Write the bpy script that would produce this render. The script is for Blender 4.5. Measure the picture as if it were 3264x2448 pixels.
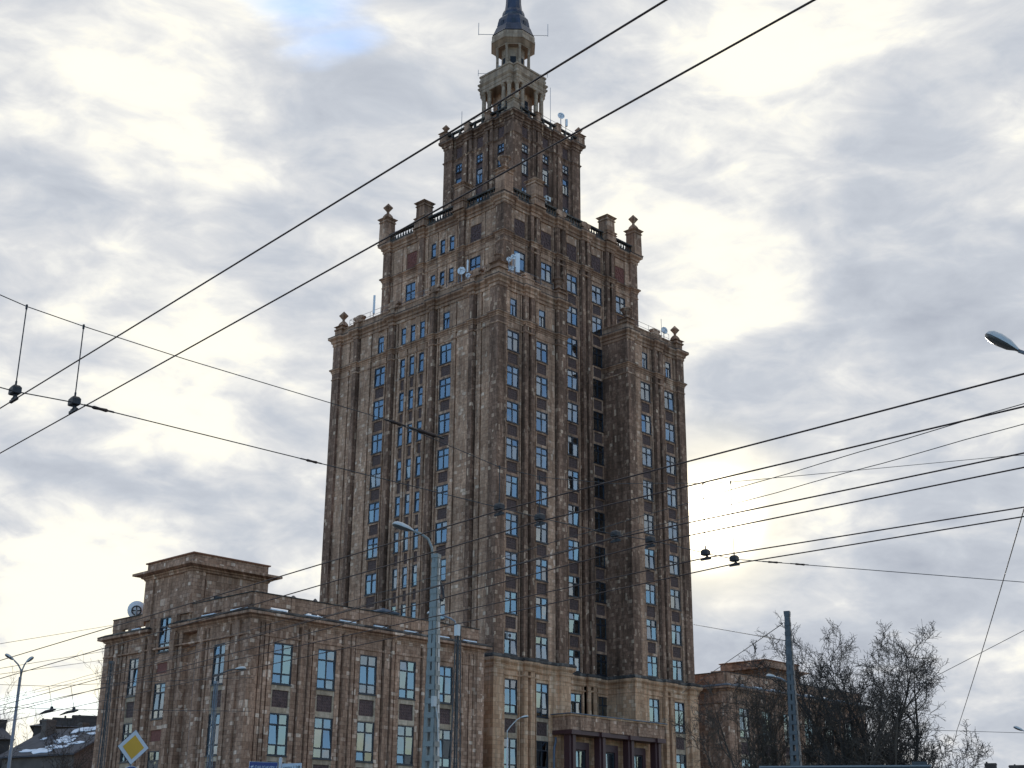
import bpy, math, random
from mathutils import Vector, Matrix, noise as mnoise

# ------------------------------------------------------------------ scene, camera, sky, sun
for o in list(bpy.data.objects): bpy.data.objects.remove(o)
S = bpy.context.scene
COL = S.collection
R = math.radians

cam_d = bpy.data.cameras.new('camera')
cam = bpy.data.objects.new('camera', cam_d); COL.objects.link(cam)
cam_d.sensor_fit = 'HORIZONTAL'; cam_d.sensor_width = 36.0
cam_d.lens = 36.0 * 4293.517 / 3264.0
cam_d.clip_start = 0.1; cam_d.clip_end = 6000
YAW, PITCH, ROLL = R(45.80395), R(19.42034), R(0.49363)
fwd = Vector((math.sin(YAW)*math.cos(PITCH), math.cos(YAW)*math.cos(PITCH), math.sin(PITCH)))
rgt = Vector((math.cos(YAW), -math.sin(YAW), 0)); upv = rgt.cross(fwd)
r2 = math.cos(ROLL)*rgt + math.sin(ROLL)*upv; u2 = -math.sin(ROLL)*rgt + math.cos(ROLL)*upv
M3 = Matrix((r2, u2, -fwd)).transposed()
cam.matrix_world = Matrix.Translation((-84.569, -84.1425, 1.6)) @ M3.to_4x4()
S.camera = cam

SUN_EL, SUN_AZ = R(13.7), R(54.4)          # azimuth measured from +Y towards +X
SUN = Vector((math.sin(SUN_AZ)*math.cos(SUN_EL), math.cos(SUN_AZ)*math.cos(SUN_EL), math.sin(SUN_EL)))
W = bpy.data.worlds.new('World'); S.world = W; W.use_nodes = True
SKY_STRENGTH = 0.15

def nd(nt, typ, **kw):
    n = nt.nodes.new(typ)
    for k, v in kw.items():
        if k == 'inp':
            for i, x in v.items(): n.inputs[i].default_value = x
        else: setattr(n, k, v)
    return n

def build_world():
    nt = W.node_tree; nt.nodes.clear(); L = nt.links.new
    out = nd(nt, 'ShaderNodeOutputWorld'); bg = nd(nt, 'ShaderNodeBackground'); L(bg.outputs[0], out.inputs[0])
    bg.inputs[1].default_value = SKY_STRENGTH
    sky = nd(nt, 'ShaderNodeTexSky', sky_type='NISHITA', sun_disc=False, sun_elevation=SUN_EL, sun_rotation=SUN_AZ,
             air_density=1.0, dust_density=0.6, ozone_density=3.5)
    tc = nd(nt, 'ShaderNodeTexCoord')
    sep = nd(nt, 'ShaderNodeSeparateXYZ'); L(tc.outputs['Generated'], sep.inputs[0])
    def math_(op, a, b=None, clamp=False):
        n = nd(nt, 'ShaderNodeMath', operation=op, use_clamp=clamp)
        for i, x in enumerate((a, b)):
            if x is None: continue
            if isinstance(x, (int, float)): n.inputs[i].default_value = x
            else: L(x, n.inputs[i])
        return n.outputs[0]
    def mrange(x, a, b, c=0., d=1., smooth=True):
        n = nd(nt, 'ShaderNodeMapRange', interpolation_type='SMOOTHSTEP' if smooth else 'LINEAR')
        L(x, n.inputs[0]); n.inputs[1].default_value = a; n.inputs[2].default_value = b; n.inputs[3].default_value = c; n.inputs[4].default_value = d
        return n.outputs[0]
    def dot(v):
        n = nd(nt, 'ShaderNodeVectorMath', operation='DOT_PRODUCT'); L(tc.outputs['Generated'], n.inputs[0]); n.inputs[1].default_value = v
        return n.outputs['Value']
    def mix(f, a, b):
        n = nd(nt, 'ShaderNodeMix', data_type='RGBA')
        if isinstance(f, (int, float)): n.inputs[0].default_value = f
        else: L(f, n.inputs[0])
        for i, x in ((6, a), (7, b)):
            if isinstance(x, tuple): n.inputs[i].default_value = (*x, 1)
            else: L(x, n.inputs[i])
        return n.outputs[2]
    # a cloud deck seen in perspective
    zz = math_('ADD', math_('MAXIMUM', sep.outputs[2], 0.0), 0.46)
    cx = math_('DIVIDE', sep.outputs[0], zz); cy = math_('DIVIDE', sep.outputs[1], zz)
    comb = nd(nt, 'ShaderNodeCombineXYZ'); L(cx, comb.inputs[0]); L(cy, comb.inputs[1]); L(math_('MULTIPLY', sep.outputs[2], 2.0), comb.inputs[2])
    def nz(scale, detail, rough, dist, off, stretch=(1, 1, 1)):
        m = nd(nt, 'ShaderNodeMapping'); L(comb.outputs[0], m.inputs[0]); m.inputs[1].default_value = off; m.inputs[3].default_value = stretch
        n = nd(nt, 'ShaderNodeTexNoise', inp={2: scale, 3: detail, 4: rough}); n.inputs['Distortion'].default_value = dist
        L(m.outputs[0], n.inputs[0]); return n.outputs[0]
    n_big = nz(3.6, 4, 0.48, 0.3, CLOUD_OFF[0])
    n_mid = nz(7.6, 8, 0.52, 0.45, CLOUD_OFF[1])
    n_fin = nz(17.0, 8, 0.58, 0.5, CLOUD_OFF[3])
    thick = math_('ADD', math_('ADD', math_('MULTIPLY', n_big, 0.32), math_('MULTIPLY', n_mid, 0.58)), math_('MULTIPLY', n_fin, 0.28))
    sund = dot(tuple(SUN))
    # larger cloud banks and openings of this sky, by direction
    for d, r0, r1, amt in CLOUD_BANKS:
        thick = math_('ADD', thick, mrange(dot(d), math.cos(R(r1)), math.cos(R(r0)), 0, amt))
    # thin cloud transmits the sun: cream and white; thick cloud is blue grey
    rp = nd(nt, 'ShaderNodeValToRGB'); L(thick, rp.inputs[0]); el = rp.color_ramp.elements
    for p_, c_ in CLOUD_RAMP[2:]: el.new(0.5)
    for e_, (p_, c_) in zip(el, CLOUD_RAMP): e_.position = p_; e_.color = (*c_, 1)
    sc_ = nd(nt, 'ShaderNodeVectorMath', operation='SCALE'); L(rp.outputs[0], sc_.inputs[0]); sc_.inputs['Scale'].default_value = 4.05
    light = sc_.outputs[0]
    # the deck glows where it is thin in front of the sun
    glow1 = math_('POWER', mrange(sund, math.cos(R(5.0)), 1.0, 0, 1, False), 2.0)
    glow2 = math_('POWER', mrange(sund, math.cos(R(3.0)), 1.0, 0, 1, False), 3.5)
    light = mix(math_('MULTIPLY', glow1, 0.9), light, (4.6, 4.2, 3.2))
    light = mix(math_('MULTIPLY', glow2, 1.0), light, (20.0, 17.6, 13.2))
    # openings show clear sky; the deck breaks up away from the sun
    n_cov = nz(3.0, 6, 0.5, 0.4, CLOUD_OFF[2])
    cov = math_('ADD', n_cov, math_('MULTIPLY', sund, 0.38))
    for d, r0, r1, amt in OPENINGS:
        cov = math_('ADD', cov, mrange(dot(d), math.cos(R(r1)), math.cos(R(r0)), 0, -amt))
    covm = mrange(cov, 0.49, 0.72, 0.05, 1.0)
    blue = nd(nt, 'ShaderNodeVectorMath', operation='SCALE'); L(sky.outputs[0], blue.inputs[0]); blue.inputs['Scale'].default_value = 1.0
    final = mix(covm, blue.outputs[0], light)
    L(final, bg.inputs[0])

CLOUD_OFF = [(1.3, 4.2, 0.0), (7.1, 2.4, 3.0), (5.5, 0.7, 2.0), (2.2, 9.1, 4.0)]
CLOUD_RAMP = [(0.445, (0.98, 0.93, 0.77)), (0.505, (0.90, 0.87, 0.76)), (0.555, (0.755, 0.75, 0.72)), (0.615, (0.61, 0.62, 0.635)), (0.70, (0.48, 0.51, 0.56)), (0.86, (0.36, 0.39, 0.45))]
CLOUD_BANKS = [
    ((0.8723, 0.4663, 0.1471), 3, 15, 0.1),
    ((0.8293, 0.3953, 0.3949), 2, 7, 0.06),
    ((0.5399, 0.7015, 0.4652), 2, 7, 0.05),
    ((0.3911, 0.8227, 0.4124), 2, 8, 0.04),
    ((0.4677, 0.8513, 0.2377), 1, 5, 0.07),
    ((0.6482, 0.5539, 0.5226), 1, 5, 0.05),
    ((0.8243, 0.4621, 0.3272), 1, 5, 0.05),
    ((0.5474, 0.8139, 0.1945), 1, 4, 0.04),
    ((0.8771, 0.3862, 0.2856), 2, 7, 0.04),
    ((0.7203, 0.4209, 0.5513), 1, 5, -0.06),
    ((0.3962, 0.7592, 0.5163), 1, 5, -0.04),
    ((0.827, 0.493, 0.2702), 1, 5, -0.08),
    ((0.7599, 0.5174, 0.3936), 1, 5, -0.02),
    ((0.4588, 0.8794, 0.1271), 2, 9, -0.11),
    ((0.4971, 0.8076, 0.3174), 1, 5, -0.07),
    ((0.6829, 0.5753, 0.4502), 1, 4, -0.02),
    ((0.438, 0.7765, 0.453), 1, 4, -0.04),
    ((0.8045, 0.351, 0.4792), 1, 4, -0.04),
    ((0.474, 0.8628, 0.1758), 1, 5, -0.05),
]
OPENINGS = [
    ((0.4687, 0.6519, 0.5961), 0.2, 6, 0.37),
]

build_world()

sd = bpy.data.lights.new('sun', 'SUN'); sd.energy = 1.2; sd.angle = R(10); sd.color = (1.0, 0.93, 0.82)
so = bpy.data.objects.new('sun', sd); COL.objects.link(so)
so.rotation_euler = (-SUN).to_track_quat('-Z', 'Y').to_euler(); so.location = (60, 40, 160)
S.view_settings.view_transform = 'Standard'; S.view_settings.look = 'None'
S.view_settings.gamma = 1.0; S.view_settings.exposure = 1.0
S.render.resolution_x = 1024; S.render.resolution_y = 768

# ------------------------------------------------------------------ materials
MATS = {}
def new_mat(name):
    m = bpy.data.materials.new(name); m.use_nodes = True; MATS[name] = m
    nt = m.node_tree; b = nt.nodes['Principled BSDF']
    return m, nt, b

def plain(name, col, rough=0.6, metal=0.0, var=0.15, scale=3.0, bump=0.0, spec=0.5, stretch=(1, 1, 1)):
    m, nt, b = new_mat(name); L = nt.links.new
    b.inputs['Roughness'].default_value = rough; b.inputs['Metallic'].default_value = metal
    b.inputs['Specular IOR Level'].default_value = spec
    g = nd(nt, 'ShaderNodeNewGeometry'); mp = nd(nt, 'ShaderNodeMapping'); L(g.outputs['Position'], mp.inputs[0]); mp.inputs[3].default_value = stretch
    n = nd(nt, 'ShaderNodeTexNoise', inp={2: scale, 3: 6, 4: 0.6}); L(mp.outputs[0], n.inputs[0])
    mr = nd(nt, 'ShaderNodeMapRange'); L(n.outputs[0], mr.inputs[0]); mr.inputs[1].default_value = 0.25; mr.inputs[2].default_value = 0.75
    mr.inputs[3].default_value = 1 - var; mr.inputs[4].default_value = 1 + var
    sc = nd(nt, 'ShaderNodeVectorMath', operation='SCALE'); sc.inputs[0].default_value = col; L(mr.outputs[0], sc.inputs['Scale'])
    L(sc.outputs[0], b.inputs['Base Color'])
    if bump:
        bp = nd(nt, 'ShaderNodeBump', inp={0: bump, 1: 0.05}); L(n.outputs[0], bp.inputs['Height']); L(bp.outputs[0], b.inputs['Normal'])
    return m

def stone(name, ramp, bw=0.62, bh=0.36, mort=0.012, streak=0.45, soot=0.35, mottle=0.28, off=0.0, mort_mul=0.45):
    """ashlar facing: blocks of uneven tone, recessed joints, rain streaks"""
    m, nt, b = new_mat(name); L = nt.links.new
    b.inputs['Roughness'].default_value = 0.86; b.inputs['Specular IOR Level'].default_value = 0.25
    g = nd(nt, 'ShaderNodeNewGeometry'); sp = nd(nt, 'ShaderNodeSeparateXYZ'); L(g.outputs['Position'], sp.inputs[0])
    ad = nd(nt, 'ShaderNodeMath', operation='SUBTRACT'); L(sp.outputs[0], ad.inputs[0]); L(sp.outputs[1], ad.inputs[1])
    ao = nd(nt, 'ShaderNodeMath', operation='ADD'); L(ad.outputs[0], ao.inputs[0]); ao.inputs[1].default_value = 200.0 + off
    cb = nd(nt, 'ShaderNodeCombineXYZ'); L(ao.outputs[0], cb.inputs[0]); L(sp.outputs[2], cb.inputs[1])
    def brick(w, h, o):
        br = nd(nt, 'ShaderNodeTexBrick', offset=o, squash=1.0); L(cb.outputs[0], br.inputs[0])
        br.inputs['Color1'].default_value = (0, 0, 0, 1); br.inputs['Color2'].default_value = (1, 1, 1, 1); br.inputs['Mortar'].default_value = (0.5, 0.5, 0.5, 1)
        br.inputs['Scale'].default_value = 1.0; br.inputs['Mortar Size'].default_value = mort; br.inputs['Mortar Smooth'].default_value = 0.3
        br.inputs['Brick Width'].default_value = w; br.inputs['Row Height'].default_value = h
        return br
    b1 = brick(bw, bh, 0.5); b2 = brick(bw*0.61, bh*2, 0.37)
    nsel = nd(nt, 'ShaderNodeTexNoise', inp={2: 0.55, 3: 2}); L(cb.outputs[0], nsel.inputs[0])
    gt = nd(nt, 'ShaderNodeMath', operation='GREATER_THAN'); L(nsel.outputs[0], gt.inputs[0]); gt.inputs[1].default_value = 0.54
    mx = nd(nt, 'ShaderNodeMix', data_type='RGBA'); L(gt.outputs[0], mx.inputs[0]); L(b1.outputs[0], mx.inputs[6]); L(b2.outputs[0], mx.inputs[7])
    mf = nd(nt, 'ShaderNodeMix', data_type='FLOAT'); L(gt.outputs[0], mf.inputs[0]); L(b1.outputs[1], mf.inputs[2]); L(b2.outputs[1], mf.inputs[3])
    rp = nd(nt, 'ShaderNodeValToRGB'); L(mx.outputs[2], rp.inputs[0]); rp.color_ramp.interpolation = 'LINEAR'
    el = rp.color_ramp.elements
    while len(el) < len(ramp): el.new(0.5)
    for e, (p, c) in zip(el, ramp): e.position = p; e.color = (*c, 1)
    # rain streaks running down the wall, blotches of grime
    mp = nd(nt, 'ShaderNodeMapping'); L(cb.outputs[0], mp.inputs[0]); mp.inputs[3].default_value = (1.7, 0.09, 1)
    ns = nd(nt, 'ShaderNodeTexNoise', inp={2: 1.0, 3: 7, 4: 0.62}); L(mp.outputs[0], ns.inputs[0])
    nb = nd(nt, 'ShaderNodeTexNoise', inp={2: 0.16, 3: 5, 4: 0.6}); L(g.outputs['Position'], nb.inputs[0])
    nf = nd(nt, 'ShaderNodeTexNoise', inp={2: 4.5, 3: 5, 4: 0.65}); L(g.outputs['Position'], nf.inputs[0])
    def mr(x, a, c, lo, hi):
        n = nd(nt, 'ShaderNodeMapRange'); L(x, n.inputs[0]); n.inputs[1].default_value = a; n.inputs[2].default_value = c; n.inputs[3].default_value = lo; n.inputs[4].default_value = hi; return n.outputs[0]
    def mul(a, c):
        n = nd(nt, 'ShaderNodeMath', operation='MULTIPLY'); L(a, n.inputs[0]); L(c, n.inputs[1]); return n.outputs[0]
    fac = mul(mr(ns.outputs[0], 0.33, 0.62, 1 - streak, 1.12), mr(nb.outputs[0], 0.35, 0.65, 1 - soot, 1.1))
    fac = mul(fac, mr(nf.outputs[0], 0.3, 0.7, 1 - mottle, 1 + mottle*0.9))
    fac = mul(fac, mr(mf.outputs[0], 0, 1, 1.0, mort_mul))
    sc = nd(nt, 'ShaderNodeVectorMath', operation='SCALE'); L(rp.outputs[0], sc.inputs[0]); L(fac, sc.inputs['Scale'])
    L(sc.outputs[0], b.inputs['Base Color'])
    hh = nd(nt, 'ShaderNodeMath', operation='MULTIPLY_ADD'); L(mf.outputs[0], hh.inputs[0]); hh.inputs[1].default_value = -1.0; L(nf.outputs[0], hh.inputs[2])
    bp = nd(nt, 'ShaderNodeBump', inp={0: 0.5, 1: 0.03}); L(hh.outputs[0], bp.inputs['Height']); L(bp.outputs[0], b.inputs['Normal'])
    return m

stone('stone_tower', [(0, (0.430, 0.244, 0.152)), (0.35, (0.518, 0.303, 0.193)), (0.82, (0.595, 0.359, 0.233)), (0.93, (0.672, 0.429, 0.292)), (1, (0.800, 0.581, 0.422))], bw=0.5, bh=0.32, streak=0.45, soot=0.3)
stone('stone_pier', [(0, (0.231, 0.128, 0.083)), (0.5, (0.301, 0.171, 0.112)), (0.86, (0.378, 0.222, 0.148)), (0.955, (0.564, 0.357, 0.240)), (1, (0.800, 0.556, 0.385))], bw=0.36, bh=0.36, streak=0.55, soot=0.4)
stone('stone_base', [(0, (0.541, 0.298, 0.168)), (0.4, (0.645, 0.370, 0.215)), (0.85, (0.707, 0.427, 0.258)), (1, (0.780, 0.518, 0.340))], streak=0.42, soot=0.25, mottle=0.12)
stone('stone_wing', [(0, (0.328, 0.180, 0.113)), (0.4, (0.420, 0.239, 0.152)), (0.82, (0.492, 0.288, 0.189)), (0.93, (0.633, 0.400, 0.276)), (1, (0.800, 0.575, 0.422))], bw=0.42, bh=0.29, streak=0.4, soot=0.24)
stone('stone_light', [(0, (0.306, 0.209, 0.142)), (0.5, (0.367, 0.257, 0.176)), (1, (0.449, 0.328, 0.232))], bw=0.9, bh=0.5, streak=0.3, soot=0.15, mottle=0.1)
stone('stone_trim', [(0, (0.364, 0.203, 0.128)), (0.5, (0.468, 0.271, 0.173)), (0.85, (0.551, 0.332, 0.217)), (1, (0.706, 0.460, 0.316))], bw=1.1, bh=0.7, streak=0.55, soot=0.4)
stone('stone_ledge', [(0.0, (0.055, 0.047, 0.042)), (0.6, (0.1, 0.085, 0.075)), (1.0, (0.2, 0.17, 0.14))], bw=1.2, bh=0.5, streak=0.4, soot=0.4)
stone('stone_sill', [(0, (0.42, 0.295, 0.195)), (0.5, (0.48, 0.345, 0.235)), (1, (0.56, 0.42, 0.3))], bw=1.7, bh=0.5, streak=0.3, soot=0.25)
plain('panel_red', (0.1, 0.058, 0.048), 0.8, var=0.5, scale=5.5, bump=0.8)
plain('panel_relief', (0.105, 0.058, 0.05), 0.8, var=0.55, scale=4.2, bump=1.0)
plain('panel_brick', (0.2, 0.07, 0.05), 0.85, var=0.35, scale=6, bump=0.5)
plain('granite_maroon', (0.07, 0.026, 0.026), 0.45, var=0.35, scale=12)
plain('lead', (0.055, 0.062, 0.085), 0.42, 0.55, var=0.4, scale=1.6, stretch=(1, 1, 0.3))
plain('frame_dark', (0.018, 0.02, 0.028), 0.4, var=0.2)
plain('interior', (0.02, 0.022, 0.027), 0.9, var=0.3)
plain('curtain', (0.19, 0.205, 0.225), 0.9, var=0.12, scale=2)
plain('roof_metal', (0.12, 0.15, 0.19), 0.5, 0.3, var=0.25, scale=1.0)
plain('roof_tar', (0.06, 0.055, 0.05), 0.9, var=0.3, scale=0.8)
plain('rust_tile', (0.26, 0.11, 0.06), 0.85, var=0.3, scale=4)
plain('snow', (0.8, 0.82, 0.86), 0.7, var=0.06, scale=2, bump=0.3)
plain('pole_green', (0.225, 0.232, 0.218), 0.55, 0.2, var=0.2, scale=5, stretch=(1, 1, 0.4))
plain('pole_dark', (0.1, 0.09, 0.085), 0.6, 0.3, var=0.35, scale=6)
plain('pole_blue', (0.085, 0.088, 0.092), 0.55, 0.3, var=0.3, scale=6)
plain('pole_grey', (0.2, 0.21, 0.23), 0.5, 0.4, var=0.15)
plain('lamp_shell', (0.5, 0.49, 0.47), 0.45, 0.1, var=0.08)
plain('lamp_lens', (0.09, 0.085, 0.08), 0.25, var=0.1)
plain('wire', (0.06, 0.038, 0.034), 0.55, 0.4, var=0.2)
plain('cable', (0.05, 0.05, 0.052), 0.6, 0.2, var=0.2)
plain('hanger', (0.03, 0.028, 0.03), 0.55, 0.2, var=0.3, scale=20)
plain('turnbuckle', (0.05, 0.03, 0.024), 0.6, 0.4, var=0.3, scale=20)
plain('dish_white', (0.72, 0.73, 0.75), 0.4, var=0.05)
plain('steel', (0.3, 0.31, 0.33), 0.45, 0.6, var=0.15)
plain('rail', (0.16, 0.18, 0.21), 0.5, 0.4, var=0.2)
plain('sign_white', (0.5, 0.53, 0.58), 0.4, var=0.08)
plain('sign_yellow', (0.55, 0.30, 0.015), 0.4, var=0.08)
plain('sign_blue', (0.012, 0.028, 0.16), 0.4, var=0.08)
plain('sign_black', (0.02, 0.022, 0.025), 0.5, var=0.1)
plain('post_white', (0.55, 0.55, 0.57), 0.5, var=0.1)
plain('bark', (0.045, 0.036, 0.03), 0.95, var=0.4, scale=8)
plain('bark_brown', (0.075, 0.056, 0.042), 0.95, var=0.4, scale=8)
plain('bark_pale', (0.16, 0.115, 0.085), 0.95, var=0.3, scale=3)
plain('house_dark', (0.085, 0.066, 0.056), 0.9, var=0.35, scale=0.9, bump=0.3)
plain('house_brown', (0.13, 0.098, 0.08), 0.9, var=0.3, scale=0.9, bump=0.3)
plain('house_roof', (0.075, 0.07, 0.075), 0.8, var=0.3, scale=1.5)
plain('house_window', (0.02, 0.022, 0.028), 0.15, var=0.3)
plain('kiosk_black', (0.022, 0.024, 0.03), 0.45, var=0.2)
plain('kiosk_trim', (0.16, 0.165, 0.18), 0.4, 0.3, var=0.1)
plain('asphalt', (0.05, 0.05, 0.052), 0.9, var=0.25, scale=1.2, bump=0.2)
plain('paving', (0.26, 0.25, 0.24), 0.9, var=0.2, scale=1.5)
plain('ground', (0.22, 0.21, 0.19), 0.95, var=0.4, scale=0.25)
plain('road_paint', (0.6, 0.6, 0.58), 0.7, var=0.2)
plain('pipe', (0.12, 0.13, 0.16), 0.5, 0.3, var=0.2)
plain('ac_white', (0.6, 0.61, 0.6), 0.5, var=0.08)

def glass_mat():
    m = bpy.data.materials.new('glass'); m.use_nodes = True; nt = m.node_tree; nt.nodes.clear(); L = nt.links.new
    o = nd(nt, 'ShaderNodeOutputMaterial'); mx = nd(nt, 'ShaderNodeMixShader'); L(mx.outputs[0], o.inputs[0])
    fr = nd(nt, 'ShaderNodeFresnel', inp={0: 3.4})
    t = nd(nt, 'ShaderNodeBsdfTransparent'); t.inputs[0].default_value = (0.64, 0.67, 0.72, 1)
    g = nd(nt, 'ShaderNodeBsdfGlossy'); g.inputs['Color'].default_value = (0.82, 0.92, 1, 1); g.inputs['Roughness'].default_value = 0.015
    # slightly wavy old glazing
    geo = nd(nt, 'ShaderNodeNewGeometry'); n = nd(nt, 'ShaderNodeTexNoise', inp={2: 1.3, 3: 2}); L(geo.outputs['Position'], n.inputs[0])
    bp = nd(nt, 'ShaderNodeBump', inp={0: 0.12, 1: 0.03}); L(n.outputs[0], bp.inputs['Height']); L(bp.outputs[0], g.inputs['Normal'])
    L(fr.outputs[0], mx.inputs[0]); L(t.outputs[0], mx.inputs[1]); L(g.outputs[0], mx.inputs[2]); MATS['glass'] = m
glass_mat()

# ------------------------------------------------------------------ mesh helpers
class MB:
    def __init__(s): s.v = []; s.f = []; s.mi = []; s.smooth = False
    def add(s, vs, fs, mi=0):
        b = len(s.v); s.v += [tuple(v) for v in vs]
        for f in fs: s.f.append(tuple(b+i for i in f)); s.mi.append(mi)
    def box(s, x0, x1, y0, y1, z0, z1, mi=0):
        s.add([(x0,y0,z0),(x1,y0,z0),(x1,y1,z0),(x0,y1,z0),(x0,y0,z1),(x1,y0,z1),(x1,y1,z1),(x0,y1,z1)],
              [(0,3,2,1),(4,5,6,7),(0,1,5,4),(1,2,6,5),(2,3,7,6),(3,0,4,7)], mi)
    def obox(s, c, ax, ay, az, mi=0):
        """oriented box: centre and three half axis vectors"""
        c = Vector(c); ax, ay, az = Vector(ax), Vector(ay), Vector(az)
        vs = [c-ax-ay-az, c+ax-ay-az, c+ax+ay-az, c-ax+ay-az, c-ax-ay+az, c+ax-ay+az, c+ax+ay+az, c-ax+ay+az]
        s.add(vs, [(0,3,2,1),(4,5,6,7),(0,1,5,4),(1,2,6,5),(2,3,7,6),(3,0,4,7)], mi)
    def prism(s, poly, z0, z1, mi=0, top=True, bottom=True):
        n = len(poly)
        fs = [(i, (i+1) % n, n+(i+1) % n, n+i) for i in range(n)]
        if top: fs.append(tuple(range(n, 2*n)))
        if bottom: fs.append(tuple(range(n-1, -1, -1)))
        s.add([(x, y, z0) for x, y in poly] + [(x, y, z1) for x, y in poly], fs, mi)
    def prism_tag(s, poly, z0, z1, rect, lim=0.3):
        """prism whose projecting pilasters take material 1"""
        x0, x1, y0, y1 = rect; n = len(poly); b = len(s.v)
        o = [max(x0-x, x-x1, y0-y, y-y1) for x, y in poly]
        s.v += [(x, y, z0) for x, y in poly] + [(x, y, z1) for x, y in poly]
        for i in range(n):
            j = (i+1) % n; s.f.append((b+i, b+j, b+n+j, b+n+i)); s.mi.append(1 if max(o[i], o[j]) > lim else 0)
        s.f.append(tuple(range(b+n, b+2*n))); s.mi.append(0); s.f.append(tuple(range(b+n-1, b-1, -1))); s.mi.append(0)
    def rings(s, polys, mi=0, cap=(True, True)):
        """polys: list of (poly, z) with equal vertex counts"""
        n = len(polys[0][0]); vs = []; fs = []
        for p, z in polys: vs += [(x, y, z) for x, y in p]
        for k in range(len(polys)-1):
            fs += [(k*n+i, k*n+(i+1) % n, (k+1)*n+(i+1) % n, (k+1)*n+i) for i in range(n)]
        if cap[0]: fs.append(tuple(range(n-1, -1, -1)))
        if cap[1]: fs.append(tuple(range((len(polys)-1)*n, len(polys)*n)))
        s.add(vs, fs, mi)
    def lathe(s, prof, cx, cy, n=16, rot=0.0, mi=0):
        s.rings([([(cx + r*math.cos(rot+2*math.pi*i/n), cy + r*math.sin(rot+2*math.pi*i/n)) for i in range(n)], z) for r, z in prof], mi)
    def tube(s, pts, rad, n=6, mi=0, caps=True):
        pts = [Vector(p) for p in pts]; rs = rad if isinstance(rad, (list, tuple)) else [rad]*len(pts)
        vs = []; fs = []; prev = None
        for i, p in enumerate(pts):
            d = (pts[min(i+1, len(pts)-1)] - pts[max(i-1, 0)])
            if d.length < 1e-9: d = Vector((0, 0, 1))
            d.normalize()
            if prev is None:
                a = Vector((0, 0, 1)) if abs(d.z) < 0.9 else Vector((1, 0, 0)); e1 = d.cross(a).normalized()
            else:
                e1 = (prev - d*prev.dot(d)); e1 = e1.normalized() if e1.length > 1e-6 else d.orthogonal().normalized()
            prev = e1; e2 = d.cross(e1)
            vs += [p + rs[i]*(math.cos(2*math.pi*k/n)*e1 + math.sin(2*math.pi*k/n)*e2) for k in range(n)]
        for i in range(len(pts)-1):
            fs += [(i*n+k, i*n+(k+1) % n, (i+1)*n+(k+1) % n, (i+1)*n+k) for k in range(n)]
        if caps: fs.append(tuple(range(n-1, -1, -1))); fs.append(tuple(range((len(pts)-1)*n, len(pts)*n)))
        s.add(vs, fs, mi)
    def mesh(s, name, mats, smooth=False):
        me = bpy.data.meshes.new(name); me.from_pydata(s.v, [], s.f)
        for m in (mats if isinstance(mats, (list, tuple)) else [mats]): me.materials.append(MATS[m])
        if any(s.mi): me.polygons.foreach_set('material_index', s.mi)
        if smooth: me.polygons.foreach_set('use_smooth', [True]*len(me.polygons))
        me.update(); return me
    def build(s, name, mats, parent=None, smooth=False, **props):
        return link(name, s.mesh(name, mats, smooth), parent, **props)

TOFF = {}          # big things whose parts are written in world coordinates
def link(name, data, parent=None, loc=None, rotz=None, mat=None, **props):
    o = bpy.data.objects.new(name, data); COL.objects.link(o)
    if parent:
        o.parent = parent
        if parent.name in TOFF: o.matrix_parent_inverse = Matrix.Translation(-TOFF[parent.name])
    if mat is not None: o.matrix_local = mat
    else:
        if loc is not None: o.location = loc
        if rotz is not None: o.rotation_euler = (0, 0, rotz)
    for k, v in props.items(): o[k] = v
    return o
def thing(name, label, cat, loc=(0, 0, 0), rotz=0, group=None):
    o = link(name, None, None, loc, rotz, label=label, category=cat); o.empty_display_size = 0.5
    if group: o['group'] = group
    return o

def big_thing(name, label, cat, loc, group=None):
    o = thing(name, label, cat, loc, 0, group); TOFF[o.name] = Vector(loc); return o

def steps(u0, u1, base, over):
    """step profile of a facade: [(u, o)] from u0 to u1; over = [(ua, ub, o)], later ones win"""
    cuts = sorted({u0, u1, *[c for a, b, _ in over for c in (a, b) if u0 < c < u1]})
    pts = []; last = None
    for a, b in zip(cuts, cuts[1:]):
        m = (a+b)/2; o = base
        for ua, ub, oo in over:
            if ua <= m <= ub: o = oo
        if last is None or abs(o-last) > 1e-6: pts += [(a, o)] if last is None else [(a, last), (a, o)]
        last = o
    pts.append((u1, last)); return pts
def plan(x0, x1, y0, y1, front=None, left=None, oc=0.42, base=0.12, right=None, back=None, pier=0.0):
    """closed ccw polygon of a block; facades are lists of (ua, ub, o)"""
    P = []
    cp = lambda a, b: [(a-oc, a+pier, oc), (b-pier, b+oc, oc)] if pier else [(a-oc, a, oc), (b, b+oc, oc)]
    def prof(a, b, over): return steps(a-oc, b+oc, base, (over or []) + cp(a, b)) if over is not None else [(a-oc, oc), (b+oc, oc)]
    P += [(u, y0-o) for u, o in prof(x0, x1, front)][:-1]
    P += [(x1+o, u) for u, o in prof(y0, y1, right)][:-1]
    P += [(u, y1+o) for u, o in reversed(prof(x0, x1, back))][:-1]
    P += [(x0-o, u) for u, o in reversed(prof(y0, y1, left))][:-1]
    Q = []
    for p in P:
        if not Q or math.hypot(p[0]-Q[-1][0], p[1]-Q[-1][1]) > 1e-5: Q.append(p)
    return Q
def offset(poly, d):
    n = len(poly); out = []
    for i in range(n):
        p, a, b = Vector(poly[i]), Vector(poly[i-1]), Vector(poly[(i+1) % n])
        e1, e2 = (p-a).normalized(), (b-p).normalized()
        n1, n2 = Vector((e1.y, -e1.x)), Vector((e2.y, -e2.x))
        q = p + d*(n1+n2)/max(0.25, 1+n1.dot(n2)); out.append((q.x, q.y))
    return out
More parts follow.
